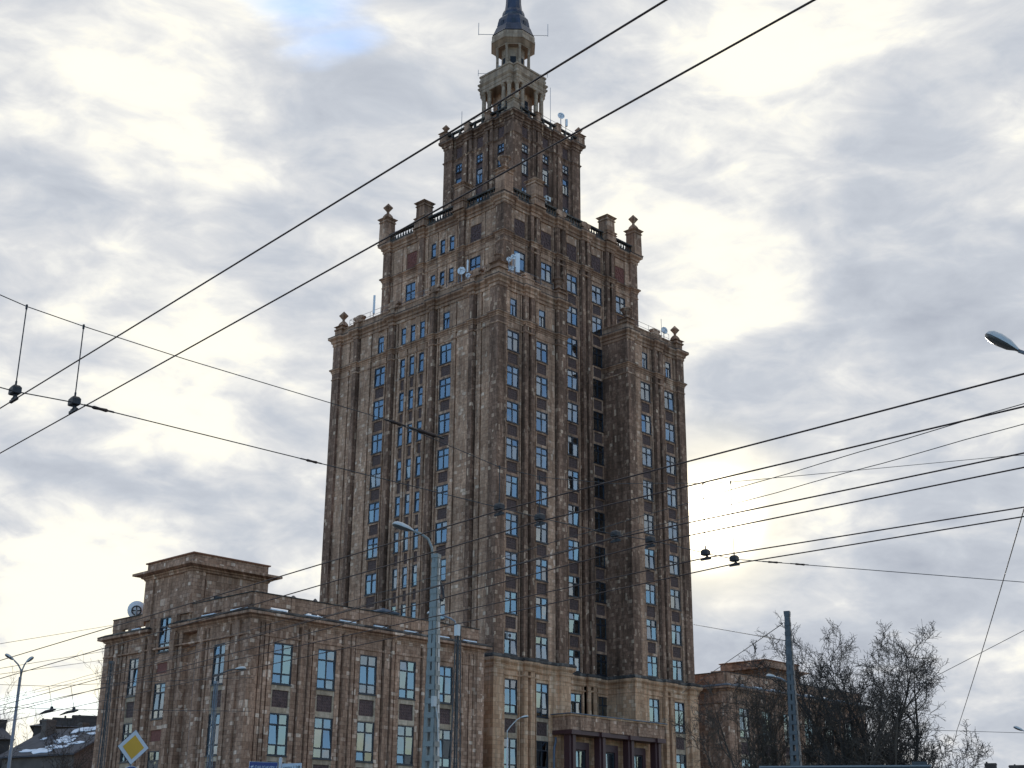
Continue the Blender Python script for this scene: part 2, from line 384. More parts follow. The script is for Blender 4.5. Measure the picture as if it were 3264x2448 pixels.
def cornice(name, poly, prof, mat, parent):
    m = MB(); m.rings([(offset(poly, d), z) for d, z in prof]); return m.build(name, mat, parent)

def mould(name, poly, z1, p, h, parent, mat='stone_trim', cap='stone_ledge'):
    """stepped moulding under a weathered top; z1 is its top, p its projection, h its height"""
    m = MB(); q = lambda d, t: (offset(poly, d), z1-h*t)
    m.rings([q(0.01, 1.0), q(p*0.16, 0.97), q(p*0.16, 0.72), q(p*0.42, 0.66), q(p*0.45, 0.5), q(p*0.5, 0.46), q(p*0.94, 0.32), q(p, 0.3), q(p, 0.14)], 0)
    m.rings([q(p*1.03, 0.14), q(p*1.04, 0.07), q(p*0.3, 0.0)], 1)
    return m.build(name, [mat, cap], parent)

# a facade frame: local x runs along the wall, local y into it, z up
class Face:
    def __init__(s, side, plane):
        s.side = side; s.plane = plane
        s.rot = 0.0 if side == 'F' else -math.pi/2
    def at(s, u, z=0.0, o=0.0):
        return (u, s.plane-o, z) if s.side == 'F' else (s.plane-o, u, z)
    def box(s, mb, u0, u1, z0, z1, o0, o1, mi=0):
        if s.side == 'F': mb.box(u0, u1, s.plane-o1, s.plane-o0, z0, z1, mi)
        else: mb.box(s.plane-o1, s.plane-o0, u0, u1, z0, z1, mi)

CACHE = {}
rnd = random.Random(7)
PANES = {}          # thing name -> list of (mesh key, matrix, area)
def window_mesh(w, h, style):
    k = ('win', round(w, 3), round(h, 3), style)
    if k in CACHE: return CACHE[k]
    t = 0.095; m = MB(); fy0, fy1 = -0.07, 0.05
    def bar(x0, x1, z0, z1, a=fy0, b=fy1): m.box(x0, x1, a, b, z0, z1)
    bar(-w/2, -w/2+t, 0, h); bar(w/2-t, w/2, 0, h); bar(-w/2+t, w/2-t, 0, t*1.2); bar(-w/2+t, w/2-t, h-t, h)
    hs = {'cross': [0.66], 'tall': [0.255, 0.73], 'narrow': [0.62], 'single': [], 'half': [0.5]}[style]
    vert = style in ('cross', 'tall', 'half')
    zs = [t*1.2] + [h*f for f in hs] + [h-t]
    for f in hs: bar(-w/2+t, w/2-t, h*f-0.055, h*f+0.055)
    cells = []
    for a, b in zip(zs, zs[1:]):
        a2 = a + (0.045 if a > t*1.3 else 0); b2 = b - (0.045 if b < h-t-0.01 else 0)
        if vert:
            bar(-0.052, 0.052, a2, b2, fy0+0.01, fy1); cells += [(-w/2+t, -0.045, a2, b2), (0.045, w/2-t, a2, b2)]
        elif style == 'narrow' and a < h*0.3 and w > 0.85:
            bar(-0.03, 0.03, a2, b2, fy0+0.01, fy1); cells += [(-w/2+t, -0.03, a2, b2), (0.03, w/2-t, a2, b2)]
        else: cells.append((-w/2+t, w/2-t, a2, b2))
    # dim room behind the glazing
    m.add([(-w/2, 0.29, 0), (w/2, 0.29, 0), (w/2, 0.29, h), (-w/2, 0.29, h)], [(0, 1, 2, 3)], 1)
    # metal drip sill
    m.box(-w/2-0.04, w/2+0.04, -0.17, -0.072, -0.05, 0.025)
    CACHE[k] = (m.mesh('window', ['frame_dark', 'interior']), cells); return CACHE[k]
def pane_mesh(w, h):
    k = ('pane', round(w, 3), round(h, 3))
    if k not in CACHE:
        m = MB(); m.box(-w/2, w/2, -0.006, 0.006, -h/2, h/2); CACHE[k] = m.mesh('pane', 'glass')
    return CACHE[k]
def curtain_mesh(w, h, kind):
    k = ('curt', round(w, 3), round(h, 3), kind)
    if k not in CACHE:
        m = MB(); r = random.Random(str(k))
        spans = {0: [(-0.47, 0.47)], 1: [(-0.47, -0.16), (0.14, 0.47)], 2: [(-0.47, -0.3), (0.3, 0.47)], 3: [(-0.47, 0.02)], 4: [(0.05, 0.47)]}[kind]
        z0 = 0.06 if kind != 0 else h*r.choice([0.06, 0.06, 0.3])
        for a, b in spans:
            n = max(4, int((b-a)*w/0.07)); vs = []
            for i in range(n+1):
                x = (a+(b-a)*i/n)*w; y = 0.16 + 0.035*(1 if i % 2 else -1)
                vs += [(x, y, z0), (x, y*0.9, h-0.08)]
            m.add(vs, [(2*i, 2*i+2, 2*i+3, 2*i+1) for i in range(n)])
        CACHE[k] = m.mesh('curtain', 'curtain')
    return CACHE[k]
def window(face, uc, z0, w, h, parent, style='cross', curt=None, key='tower', name='window'):
    me, cells = window_mesh(w, h, style)
    o = link(name, me, parent, loc=face.at(uc, z0, 0.0), rotz=face.rot)
    if curt is None: curt = rnd.choice([None, None, None, None, 0, 0, 1, 2, 3, 4])
    if curt is not None and curt >= 0: link('curtain', curtain_mesh(w, h, curt), o)
    for x0, x1, a, b in cells:
        M = Matrix.Translation(((x0+x1)/2, 0.0, (a+b)/2)) @ Matrix.Rotation(R(rnd.gauss(0, 1.8)), 4, 'Z') @ Matrix.Rotation(R(rnd.gauss(0, 2.0)), 4, 'X')
        PANES.setdefault(key, []).append((x1-x0+0.02, b-a+0.02, o, M))
    return o
def flush_panes(key, thing_obj, limit=300):
    lst = PANES[key]; cpos = cam.matrix_world.translation
    bpy.context.view_layer.update()
    lst.sort(key=lambda p: -p[0]*p[1]/max(1, (p[2].matrix_world.translation-cpos).length)**2)
    for w, h, o, M in lst[:limit]: link('pane', pane_mesh(w, h), o, mat=M)
    if len(lst) > limit:
        mb = MB()
        for w, h, o, M in lst[limit:]:
            T = o.matrix_world @ M
            c = T @ Vector((0, 0, 0)); mb.obox(c, T.to_3x3() @ Vector((w/2, 0, 0)), T.to_3x3() @ Vector((0, 0.006, 0)), T.to_3x3() @ Vector((0, 0, h/2)))
        mb.build('window_glass', 'glass', thing_obj, kind='stuff')
def spandrel_mesh(w, h, pw, pz0, pz1, mat):
    k = ('sp', round(w, 3), round(h, 3), round(pw, 3), round(pz0, 2), round(pz1, 2), mat)
    if k not in CACHE:
        m = MB(); y0, y1 = -0.085, 0.25
        m.box(-w/2, -pw/2, y0, y1, 0, h); m.box(pw/2, w/2, y0, y1, 0, h)
        m.box(-pw/2, pw/2, y0, y1, 0, pz0); m.box(-pw/2, pw/2, y0, y1, pz1, h); m.box(-pw/2, pw/2, 0.06, y1, pz0, pz1)
        CACHE[k] = m.mesh('spandrel', mat)
    return CACHE[k]
def relief_mesh(w, h, mat, kind='field'):
    k = ('rel', round(w, 2), round(h, 2), mat, kind)
    if k not in CACHE:
        m = MB(); m.box(-w/2+0.003, w/2-0.003, 0.015, 0.09, 0.003, h-0.003)
        if kind == 'rosette':
            for i in range(8):
                a = 2*math.pi*i/8; c = Vector((0.26*w*math.cos(a), 0.0, h/2+0.26*h*math.sin(a)))
                m.obox(c, Vector((math.cos(a), 0, math.sin(a)))*0.13*w, (0, 0.03, 0), Vector((-math.sin(a), 0, math.cos(a)))*0.055*w)
            m.lathe([(0.0, 0.0)], 0, 0, 3) if False else None
            n = 20; r0, r1 = 0.40, 0.46
            vs = []; fs = []
            for i in range(n):
                a = 2*math.pi*i/n
                for rr, y in ((r0, 0.015), (r0, -0.02), (r1, -0.02), (r1, 0.015)): vs.append((rr*w*math.cos(a), y, h/2+rr*h*math.sin(a)))
            for i in range(n):
                j = (i+1) % n
                for q in range(3): fs.append((i*4+q, j*4+q, j*4+q+1, i*4+q+1))
            m.add(vs, fs)
        elif kind == 'field':
            nx, nz = max(2, int(w/0.24)), max(2, int(h/0.24))
            for i in range(nx):
                for j in range(nz):
                    cx = -w/2+0.06+(i+0.5)*(w-0.12)/nx; cz = 0.06+(j+0.5)*(h-0.12)/nz; a = 0.32*(w-0.12)/nx; b = 0.32*(h-0.12)/nz
                    m.add([(cx-a, 0.015, cz-b), (cx+a, 0.015, cz-b), (cx+a, 0.015, cz+b), (cx-a, 0.015, cz+b), (cx, -0.03, cz)], [(0, 1, 4), (1, 2, 4), (2, 3, 4), (3, 0, 4)])
        CACHE[k] = m.mesh('relief_panel', mat)
    return CACHE[k]
def spandrel(face, uc, z0, h, w, parent, mat='stone_tower', pmat='panel_red', margins=(0.2, 0.3, 0.26), kind='field', name='spandrel'):
    pw = w - 2*margins[0]; pz0, pz1 = margins[1], h-margins[2]
    s = link(name, spandrel_mesh(w, h, pw, pz0, pz1, mat), parent, loc=face.at(uc, z0), rotz=face.rot)
    link('relief_panel', relief_mesh(pw, pz1-pz0, pmat, kind), s, loc=(0, 0, pz0))
    return s
def infill(face, u0, u1, z0, z1, parent, mat, o=0.1, name='wall_infill'):
    m = MB(); face.box(m, u0, u1, z0, z1, -0.25, o); return m.build(name, mat, parent)

# ------------------------------------------------------------------ setting: ground, road, pavement
m = MB(); m.add([(-2500, -2500, 0), (2500, -2500, 0), (2500, 2500, 0), (-2500, 2500, 0)], [(0, 1, 2, 3)])
m.build('ground', 'ground', kind='structure')
m = MB(); m.box(-84.5, -62.5, -300, 300, -0.05, 0.02); m.build('road', 'asphalt', kind='structure')
m = MB(); m.box(-62.5, -30, -300, 300, -0.05, 0.14); m.box(-96, -84.5, -300, 300, -0.05, 0.14); m.build('pavement', 'paving', kind='structure')
m = MB()
for i in range(-40, 40): m.box(-73.6, -73.45, i*7.0, i*7.0+3.0, 0.0, 0.024)
m.build('lane_marking', 'road_paint', kind='structure')

# ------------------------------------------------------------------ the tower
T = big_thing('stone_tower', 'tall stepped brown stone tower with lantern and spire, rising above the wings', 'tower', (14.13, 12.12, 0))
CX, CY = 14.13, 12.12
FH = 3.6
sill = lambda k: 18.67 + (9-k)*FH
WH = 2.07
F1, L1 = Face('F', 0.0), Face('L', 0.0)
F2, L2 = Face('F', 3.15), Face('L', 3.8)
F3, L3 = Face('F', 6.99), Face('L', 9.0)
colA, colB, colE, colF = 1.99, 6.05, 22.21, 26.27
colC2 = [CX-8.06, CX-4.03, CX, CX+4.03, CX+8.06]
WW = 1.66; BAY = -0.34
def bay(c, w): return (c-w/2, c+w/2, BAY)
def groove(c, w=0.23, o=-0.4): return (c-w/2, c+w/2, o)
def cluster(c):      # paired pilaster strips with a deep channel between, and fine channels at each side
    return [(c-0.68, c-0.2, 0.42), (c+0.2, c+0.68, 0.42), (c-0.2, c+0.2, -0.4), groove(c-0.79, 0.22, -0.3), groove(c+0.79, 0.22, -0.3), groove(c-1.09, 0.12), groove(c+1.09, 0.12)]
frontA = [bay(colA, WW), bay(colB, WW), groove(8.02)] + cluster((colA+colB)/2) + [(8.1, 8.5, 0.42), (8.5, 8.7, -0.25), (8.68, 9.75, 0.42)]
frontE = [bay(colE, WW), bay(colF, WW), groove(20.24)] + cluster((colE+colF)/2) + [(18.5, 19.55, 0.42), (19.55, 19.75, -0.25), (19.75, 20.15, 0.42), groove(27.15)]
TRI = [CY-1.42, CY, CY+1.42]; WL = [CY-4.97, CY+4.97]; TW = 0.74
left1 = [bay(c, WW) for c in WL] + [bay(c, TW) for c in TRI]
for sgn in (-1, 1):
    g = lambda a, b, o: (CY+sgn*a, CY+sgn*b, o) if sgn > 0 else (CY-b, CY-a, o)
    left1 += [g(2.82, 3.4, 0.42), g(2.15, 2.35, -0.4), g(3.4, 3.68, -0.4), g(2.6, 2.82, -0.4), g(0.61, 0.81, -0.34), g(3.86, 4.06, -0.4), g(6.34, 6.56, -0.4),
              g(8.52, 9.1, 0.42), g(8.24, 8.52, -0.4), g(9.1, 9.34, -0.4), g(9.9, 10.12, -0.4), g(11.8, 12.08, -0.3)]
ress_f = lambda c: [(c-0.62, c+0.62, 0.42)]
frontA_r = ress_f((colA+colB)/2) + [(8.1, 9.75, 0.42)]
frontE_r = ress_f((colE+colF)/2) + [(18.5, 20.15, 0.42)]
left1_r = [(CY-3.4, CY-2.82, 0.42), (CY+2.82, CY+3.4, 0.42), (CY-9.1, CY-8.52, 0.42), (CY+8.52, CY+9.1, 0.42)]
XL1, XR0 = 8.88, 19.38           # inner ends of the two projecting blocks
D1 = 24.24; W1 = 28.26
PIER = 0.72
def block1(which, over_f, over_l):
    if which == 'L': return plan(0, XL1, 0, D1, over_f, over_l, pier=PIER)
    return plan(XR0, W1, 0, D1, over_f, None, pier=PIER)
blkL_r, blkR_r = block1('L', frontA_r, left1_r), block1('R', frontE_r, None)

# lower shaft, from the ledge of the base to the string course
for nm, b, fr, lf in (('shaft', 'L', frontA, left1), ('shaft', 'R', frontE, None)):
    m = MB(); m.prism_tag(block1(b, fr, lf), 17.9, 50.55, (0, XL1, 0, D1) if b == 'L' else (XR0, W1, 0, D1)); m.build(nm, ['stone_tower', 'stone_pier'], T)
# attic storey above the string course
def small(c, w=0.95): return bay(c, w)
frontA_s = [small(colA), small(colB)] + [x for x in frontA if x[2] != BAY]
frontE_s = [small(colE), small(colF)] + [x for x in frontE if x[2] != BAY]
left1_s = [small(c) for c in WL] + [bay(c, TW) for c in TRI] + [x for x in left1 if x[2] != BAY]
for b, fr, lf in (('L', frontA_s, left1_s), ('R', frontE_s, None)):
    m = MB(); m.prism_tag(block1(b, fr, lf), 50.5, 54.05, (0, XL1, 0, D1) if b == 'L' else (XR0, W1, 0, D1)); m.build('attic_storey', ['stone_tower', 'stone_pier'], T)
for poly in (blkL_r, blkR_r):
    mould('string_course', poly, 51.02, 0.24, 0.6, T)
    cornice('string_course', poly, [(0.01, 49.72), (0.06, 49.76), (0.06, 49.86), (0.01, 49.9)], 'stone_trim', T)
    mould('cornice', poly, 54.74, 0.46, 1.15, T)
    pp = offset(poly, -0.05); m = MB(); m.rings([(pp, 54.7), (pp, 55.45), (offset(pp, 0.07), 55.47), (offset(pp, 0.07), 55.6)]); m.build('parapet', 'stone_trim', T)
    x_a, x_b = (0.3, XL1-0.3) if poly is blkL_r else (XR0+0.3, W1-0.3); m = MB(); m.box(x_a, x_b, 0.3, D1-0.3, 54.8, 55.2); m.build('roof', 'roof_tar', T)

# windows and spandrels of the shaft
def column(face, c, ks, w, mat='stone_tower', style='cross', top=50.6, bottom=17.9, skip=()):
    for k in ks:
        if k in skip: continue
        window(face, c, sill(k), w, WH, T, style)
        if k > min(ks) : pass
    for k in ks:
        if k != ks[0]:
            z0 = sill(k)+WH; h = FH-WH
            spandrel(face, c, z0, h, w, T, 'stone_trim', margins=(0.15 if w > 1 else 0.11, 0.26, 0.22))
    infill(face, c-w/2, c+w/2, sill(ks[0])+WH, top, T, mat)
    infill(face, c-w/2, c+w/2, bottom, sill(ks[-1]), T, mat, o=0.09)
KS = list(range(1, 10))
for c in (colA, colB, colE, colF): column(F1, c, KS, WW)
for c in WL: column(L1, c, KS, WW)
for c in TRI: column(L1, c, KS, TW, style='narrow')
for fc, cs in ((F1, (colA, colB, colE, colF)), (L1, WL)):
    for c in cs:
        window(fc, c, 51.1, 0.95, 1.85, T, 'narrow'); infill(fc, c-0.475, c+0.475, 52.95, 54.0, T, 'stone_tower', o=0.02); 
for c in TRI:
    window(L1, c, 51.1, TW, 1.85, T, 'narrow'); infill(L1, c-TW/2, c+TW/2, 52.95, 54.0, T, 'stone_tower', o=0.05)

# middle block: its front is the recessed centre below, and the second tier above
X2a, X2b, Y2a, Y2b = 3.8, 24.46, 3.15, 21.09
front2 = [bay(c, WW) for c in colC2]
for a, b in zip(colC2, colC2[1:]): front2 += cluster((a+b)/2)
front2_r = [(c-0.62, c+0.62, 0.42) for c in [(a+b)/2 for a, b in zip(colC2, colC2[1:])]]
WW2 = 1.6
left2 = [bay(c, WW2) for c in WL] + [bay(c, TW) for c in TRI]
left2_r = []
for sgn in (-1, 1):
    g = lambda a, b, o: (CY+a, CY+b, o) if sgn > 0 else (CY-b, CY-a, o)
    left2 += [g(2.75, 3.5, 0.42), g(2.2, 2.32, -0.16), g(0.65, 0.77, -0.16), g(6.35, 6.47, -0.16), g(3.95, 4.05, -0.16), g(7.9, 8.0, -0.16)]
    left2_r += [g(2.75, 3.5, 0.42)]
blk2_r = plan(X2a, X2b, Y2a, Y2b, front2_r, left2_r, pier=PIER)
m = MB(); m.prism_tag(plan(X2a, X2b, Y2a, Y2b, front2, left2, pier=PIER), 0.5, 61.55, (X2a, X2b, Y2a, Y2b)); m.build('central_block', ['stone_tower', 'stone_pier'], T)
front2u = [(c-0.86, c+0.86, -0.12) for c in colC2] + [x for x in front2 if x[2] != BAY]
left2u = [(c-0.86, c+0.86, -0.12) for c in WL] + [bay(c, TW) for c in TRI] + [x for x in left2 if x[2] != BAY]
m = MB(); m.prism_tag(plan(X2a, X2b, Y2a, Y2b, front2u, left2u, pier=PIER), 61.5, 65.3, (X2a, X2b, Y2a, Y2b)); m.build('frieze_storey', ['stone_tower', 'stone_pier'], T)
mould('string_course', blk2_r, 61.95, 0.26, 0.62, T)
cornice('string_course', blk2_r, [(0.01, 60.7), (0.05, 60.74), (0.05, 60.84), (0.01, 60.88)], 'stone_trim', T)
mould('cornice', blk2_r, 66.06, 0.48, 1.15, T)
m = MB(); m.box(X2a+0.3, X2b-0.3, Y2a+0.3, Y2b-0.3, 65.9, 66.2); m.build('roof', 'roof_tar', T)
# centre columns 2, 3, 4 of the recess run on up into the second tier
KC = list(range(-2, 10))
for i, c in enumerate(colC2):
    if i in (2, 3): column(F2, c, KC, WW, top=61.5)
    elif i == 1:
        column(F2, c, [-2], WW, top=61.5, bottom=54.5)
    else:
        column(F2, c, [-2, -1], WW, top=61.5, bottom=54.0)
    link('relief_panel', relief_mesh(1.72, 1.75, 'panel_relief' if i < 4 else 'panel_brick', 'rosette'), T, loc=F2.at(c, 62.2, -0.03), rotz=0)
    infill(F2, c-0.86, c+0.86, 63.95, 65.2, T, 'stone_tower', o=0.04); 
for i, c in enumerate(WL):
    window(L2, c, sill(-2), WW2, 2.0, T, 'half'); infill(L2, c-WW2/2, c+WW2/2, sill(-2)+2.0, 61.5, T, 'stone_tower'); infill(L2, c-WW2/2, c+WW2/2, 54, sill(-2), T, 'stone_tower', o=0.09)
    link('relief_panel', relief_mesh(1.72, 1.75, 'panel_relief' if i == 0 else 'panel_brick', 'rosette'), T, loc=L2.at(c, 62.2, -0.03), rotz=L2.rot)
    infill(L2, c-0.86, c+0.86, 63.95, 65.2, T, 'stone_tower', o=0.04)
for c in TRI:
    window(L2, c, 58.5, TW, 1.62, T, 'narrow'); infill(L2, c-TW/2, c+TW/2, 60.12, 61.5, T, 'stone_tower'); infill(L2, c-TW/2, c+TW/2, 54, 58.5, T, 'stone_tower', o=0.09)
    window(L2, c, 62.2, TW, 1.62, T, 'narrow'); infill(L2, c-TW/2, c+TW/2, 63.82, 65.2, T, 'stone_tower'); infill(L2, c-TW/2, c+TW/2, 61.6, 62.2, T, 'stone_tower', o=0.05)

# third tier
H3 = 5.13; C3 = [-3.35, 0.0, 3.35]
X3a, X3b, Y3a, Y3b = CX-H3, CX+H3, CY-H3, CY+H3
def tier3(cc, w=1.02):
    o = [bay(cc+d, w) for d in C3]
    for d in (-1.68, 1.68): o += [(cc+d-0.62, cc+d-0.14, 0.36), (cc+d+0.14, cc+d+0.62, 0.36), (cc+d-0.14, cc+d+0.14, -0.02)]
    return o
def tier3_r(cc): return [(cc+d-0.62, cc+d+0.62, 0.36) for d in (-1.68, 1.68)]
blk3 = plan(X3a, X3b, Y3a, Y3b, tier3(CX), tier3(CY), pier=0.9)
blk3_r = plan(X3a, X3b, Y3a, Y3b, tier3_r(CX), tier3_r(CY), pier=0.9)
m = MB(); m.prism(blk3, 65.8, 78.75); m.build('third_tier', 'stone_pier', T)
mould('string_course', blk3_r, 76.95, 0.13, 0.3, T, 'stone_pier')
mould('cornice', blk3_r, 79.58, 0.48, 1.05, T, 'stone_pier')
for fc, cc in ((F3, CX), (L3, CY)):
    for d in C3:
        c = cc+d; w = 1.02
        window(fc, c, 72.5, w, 1.95, T, 'narrow', curt=-1)
        window(fc, c, 75.2, w, 1.05, T, 'half', curt=-1); spandrel(fc, c, 74.45, 0.75, w, T, 'panel_red', 'panel_relief', (0.1, 0.1, 0.1), 'flat')
        spandrel(fc, c, 70.85, 1.65, w, T, 'panel_red', 'panel_relief', (0.1, 0.14, 0.14), 'flat')
        window(fc, c, 69.8, w, 1.05, T, 'half', curt=-1); infill(fc, c-w/2, c+w/2, 66, 69.8, T, 'stone_pier')
        infill(fc, c-w/2, c+w/2, 76.25, 76.95, T, 'stone_pier'); infill(fc, c-w/2, c+w/2, 78.42, 78.75, T, 'stone_pier')
        link('relief_panel', relief_mesh(w-0.02, 1.45, 'panel_relief', 'field'), T, loc=fc.at(c, 76.96, 0.0), rotz=fc.rot)
# parapet of the third tier: posts with open gaps and a coping
def open_parapet(poly_pts, z0, z1, mat, parent, post=0.5, gap=0.75, t=0.3):
    """posts and rail between two corners, p -> q"""
    p, q = Vector(poly_pts[0]), Vector(poly_pts[1]); L = (q-p).length; d = (q-p)/L; nrm = Vector((d.y, -d.x))
    m = MB(); n = max(1, int(round(L/(post+gap))))
    m.obox((*((p+q)/2), z0+0.09), (*(d*L/2), 0), (*(nrm*t*0.5), 0), (0, 0, 0.09)); m.obox((*((p+q)/2), z1-0.09), (*(d*L/2), 0), (*(nrm*t*0.55), 0), (0, 0, 0.09))
    for i in range(n+1):
        c = p + d*(L*i/n); m.obox((*c, (z0+z1)/2), (*(d*post*0.22), 0), (*(nrm*t*0.42), 0), (0, 0, (z1-z0)/2-0.17))
    return m.build('balustrade', mat, parent)
b3 = 5.45
cs3 = [(CX-b3, CY-b3), (CX+b3, CY-b3), (CX+b3, CY+b3), (CX-b3, CY+b3)]
for a, b in zip(cs3, cs3[1:]+cs3[:1]): open_parapet((a, b), 79.55, 80.45, 'stone_ledge', T)
m = MB(); m.box(CX-4.9, CX+4.9, CY-4.9, CY+4.9, 79.3, 79.7); m.build('roof', 'roof_tar', T)
def pedestal(x, y, z0, z1, w, parent, mat='stone_trim', cap=True, name='pedestal'):
    m = MB(); h = z1-z0; q = lambda r, z: ([(x-r, y-r), (x+r, y-r), (x+r, y+r), (x-r, y+r)], z)
    pr = [q(w*0.52, z0), q(w*0.52, z0+0.12), q(w*0.44, z0+0.16), q(w*0.42, z1-0.6*min(1, h/2)), q(w*0.48, z1-0.56*min(1, h/2)), q(w*0.48, z1-0.46*min(1, h/2)), q(w*0.43, z1-0.42*min(1, h/2)), q(w*0.43, z1-0.26*min(1, h/2))]
    pr += [q(w*0.5, z1-0.22*min(1, h/2)), q(w*0.5, z1-0.16*min(1, h/2)), q(w*0.56, z1-0.12*min(1, h/2)), q(w*0.57, z1-0.05), q(w*0.48, z1)] if cap else [q(w*0.5, z1)]
    m.rings(pr); return m.build(name, mat, parent)
def diamond_finial(x, y, z, s, parent, dome=True):
    """faceted stone on a narrow neck, over a small domed cap"""
    m = MB()
    pr = [(0.56*s, z), (0.54*s, z+0.14*s), (0.46*s, z+0.36*s), (0.28*s, z+0.58*s), (0.15*s, z+0.66*s)] if dome else [(0.4*s, z), (0.15*s, z+0.15*s)]
    zz = pr[-1][1]; pr += [(0.13*s, zz+0.16*s), (0.47*s, zz+0.56*s), (0.49*s, zz+0.63*s), (0.02, zz+1.1*s)]
    m.lathe(pr, x, y, 4, rot=math.pi/4); return m.build('finial', 'stone_trim', parent)
def urn(x, y, z, s, parent):
    m = MB(); m.lathe([(0.36*s, z), (0.36*s, z+0.12*s), (0.22*s, z+0.2*s), (0.19*s, z+0.36*s), (0.28*s, z+0.48*s), (0.34*s, z+0.62*s), (0.36*s, z+0.74*s), (0.46*s, z+0.82*s), (0.47*s, z+0.9*s), (0.36*s, z+0.95*s), (0.1*s, z+1.0*s)], x, y, 12)
    return m.build('urn', 'stone_pier', parent, smooth=False)
def scroll_pedestal(face, u, z0, w, h, parent):
    """block flanked by two volutes (acroterion)"""
    m = MB(); face.box(m, u-w*0.3, u+w*0.3, z0, z0+h, -0.25, 0.25); face.box(m, u-w*0.5, u+w*0.5, z0, z0+h*0.34, -0.27, 0.27)
    for s in (-1, 1):
        a = Vector(face.at(u+s*w*0.4, z0+h*0.74, -0.24)); b = Vector(face.at(u+s*w*0.4, z0+h*0.74, 0.28)); m.tube([a, b], h*0.26, 10)
    face.box(m, u-w*0.2, u+w*0.2, z0+h, z0+h*1.12, -0.2, 0.2)
    return m.build('acroterion', 'stone_trim', parent)
for (x, y) in cs3:
    near = (x < CX and y < CY)
    pedestal(x, y, 79.5, 80.85, 1.15, T, 'stone_light' if near else 'stone_trim')
    if not near: diamond_finial(x, y, 80.85, 0.95, T, dome=False)
for d in (-1.68, 1.68): pedestal(CX+d, CY-b3, 79.5, 80.75, 0.8, T); pedestal(CX-b3, CY+d, 79.5, 80.75, 0.8, T)

# balustrades and ornaments of the second tier
cs2 = [(X2a-0.2, Y2a-0.2), (X2b+0.2, Y2a-0.2), (X2b+0.2, Y2b+0.2), (X2a-0.2, Y2b+0.2)]
def balusters(p, q, z0, z1, parent):
    p, q = Vector(p), Vector(q); L = (q-p).length; d = (q-p)/L; nrm = Vector((d.y, -d.x)); m = MB()
    m.obox((*((p+q)/2), z0+0.11), (*(d*L/2), 0), (*(nrm*0.2), 0), (0, 0, 0.11)); m.obox((*((p+q)/2), z1-0.1), (*(d*L/2), 0), (*(nrm*0.22), 0), (0, 0, 0.1))
    n = int(L/0.42)
    for i in range(n):
        c = p + d*(L*(i+0.5)/n); m.lathe([(0.07, z0+0.22), (0.12, z0+0.45), (0.06, z0+0.7), (0.1, z1-0.2)], c.x, c.y, 6)
    return m.build('balustrade', 'stone_ledge', parent, kind='stuff')
for a, b in zip(cs2, cs2[1:]+cs2[:1]): balusters(a, b, 66.03, 67.15, T)
for i, (x, y) in enumerate(cs2):
    if i == 0:
        pedestal(x, y, 66.0, 68.75, 1.5, T); urn(x, y, 68.75, 1.55, T)
    else:
        pedestal(x, y, 66.0, 69.25, 1.45, T); diamond_finial(x, y, 69.25, 1.15, T)
for u in (CX-5.95, CX+5.75): pedestal(u, Y2a-0.2, 66.0, 69.15, 1.5, T); pedestal(u, Y2a-0.2, 65.95, 67.2, 1.75, T, cap=False)
for u in (CY-3.1, CY+3.0): pedestal(X2a-0.2, u, 66.0, 69.15, 1.5, T); pedestal(X2a-0.2, u, 65.95, 67.2, 1.75, T, cap=False)
for u in (CX-2.0, CX+2.0): scroll_pedestal(Face('F', Y2a-0.2), u, 66.0, 1.2, 1.1, T)

# ornaments and railings of the first tier
for (x, y) in ((28.0, 0.1), (0.2, D1-0.3)): pedestal(x, y, 55.5, 55.95, 1.3, T); diamond_finial(x, y, 55.95, 1.05, T)
pedestal(0.15, 0.15, 55.5, 56.15, 1.3, T); urn(0.15, 0.15, 56.1, 1.05, T)
pedestal(8.7, 0.1, 55.5, 55.95, 1.2, T); urn(8.7, 0.1, 55.95, 1.35, T)
pedestal(19.5, 0.1, 55.5, 56.0, 1.2, T); urn(19.5, 0.1, 56.0, 1.35, T)
for u in (0.95, 3.0, 9.0, CY+3.1, CY+8.8): scroll_pedestal(L1, u, 55.55, 1.5, 0.75, T)
for u in (4.0,): scroll_pedestal(F1, u, 55.55, 1.3, 0.6, T)
scroll_pedestal(F1, 24.2, 55.55, 1.3, 0.6, T)
def railing(pts, z, parent, h=1.0, step=1.6, r=0.022):
    m = MB()
    for a, b in zip(pts, pts[1:]):
        a, b = Vector((*a, z)), Vector((*b, z)); n = max(1, int((b-a).length/step))
        for k in (0.5, 1.0): m.tube([a+Vector((0, 0, h*k)), b+Vector((0, 0, h*k))], r, 5)
        for i in range(n+1): c = a.lerp(b, i/n); m.tube([c, c+Vector((0, 0, h))], r, 5)
    return m.build('railing', 'rail', parent)
railing([(0.9, D1-1.2), (0.35, D1-1.2), (0.35, 0.9), (0.9, 0.35), (8.2, 0.35)], 55.6, T)
railing([(20.0, 0.35), (27.2, 0.35)], 55.6, T)
railing([(CX-4.9, CY+5.2), (CX-5.2, CY+4.6), (CX-5.2, CY-4.7), (CX-4.7, CY-5.2), (CX+4.7, CY-5.2)], 80.4, T, h=0.75)

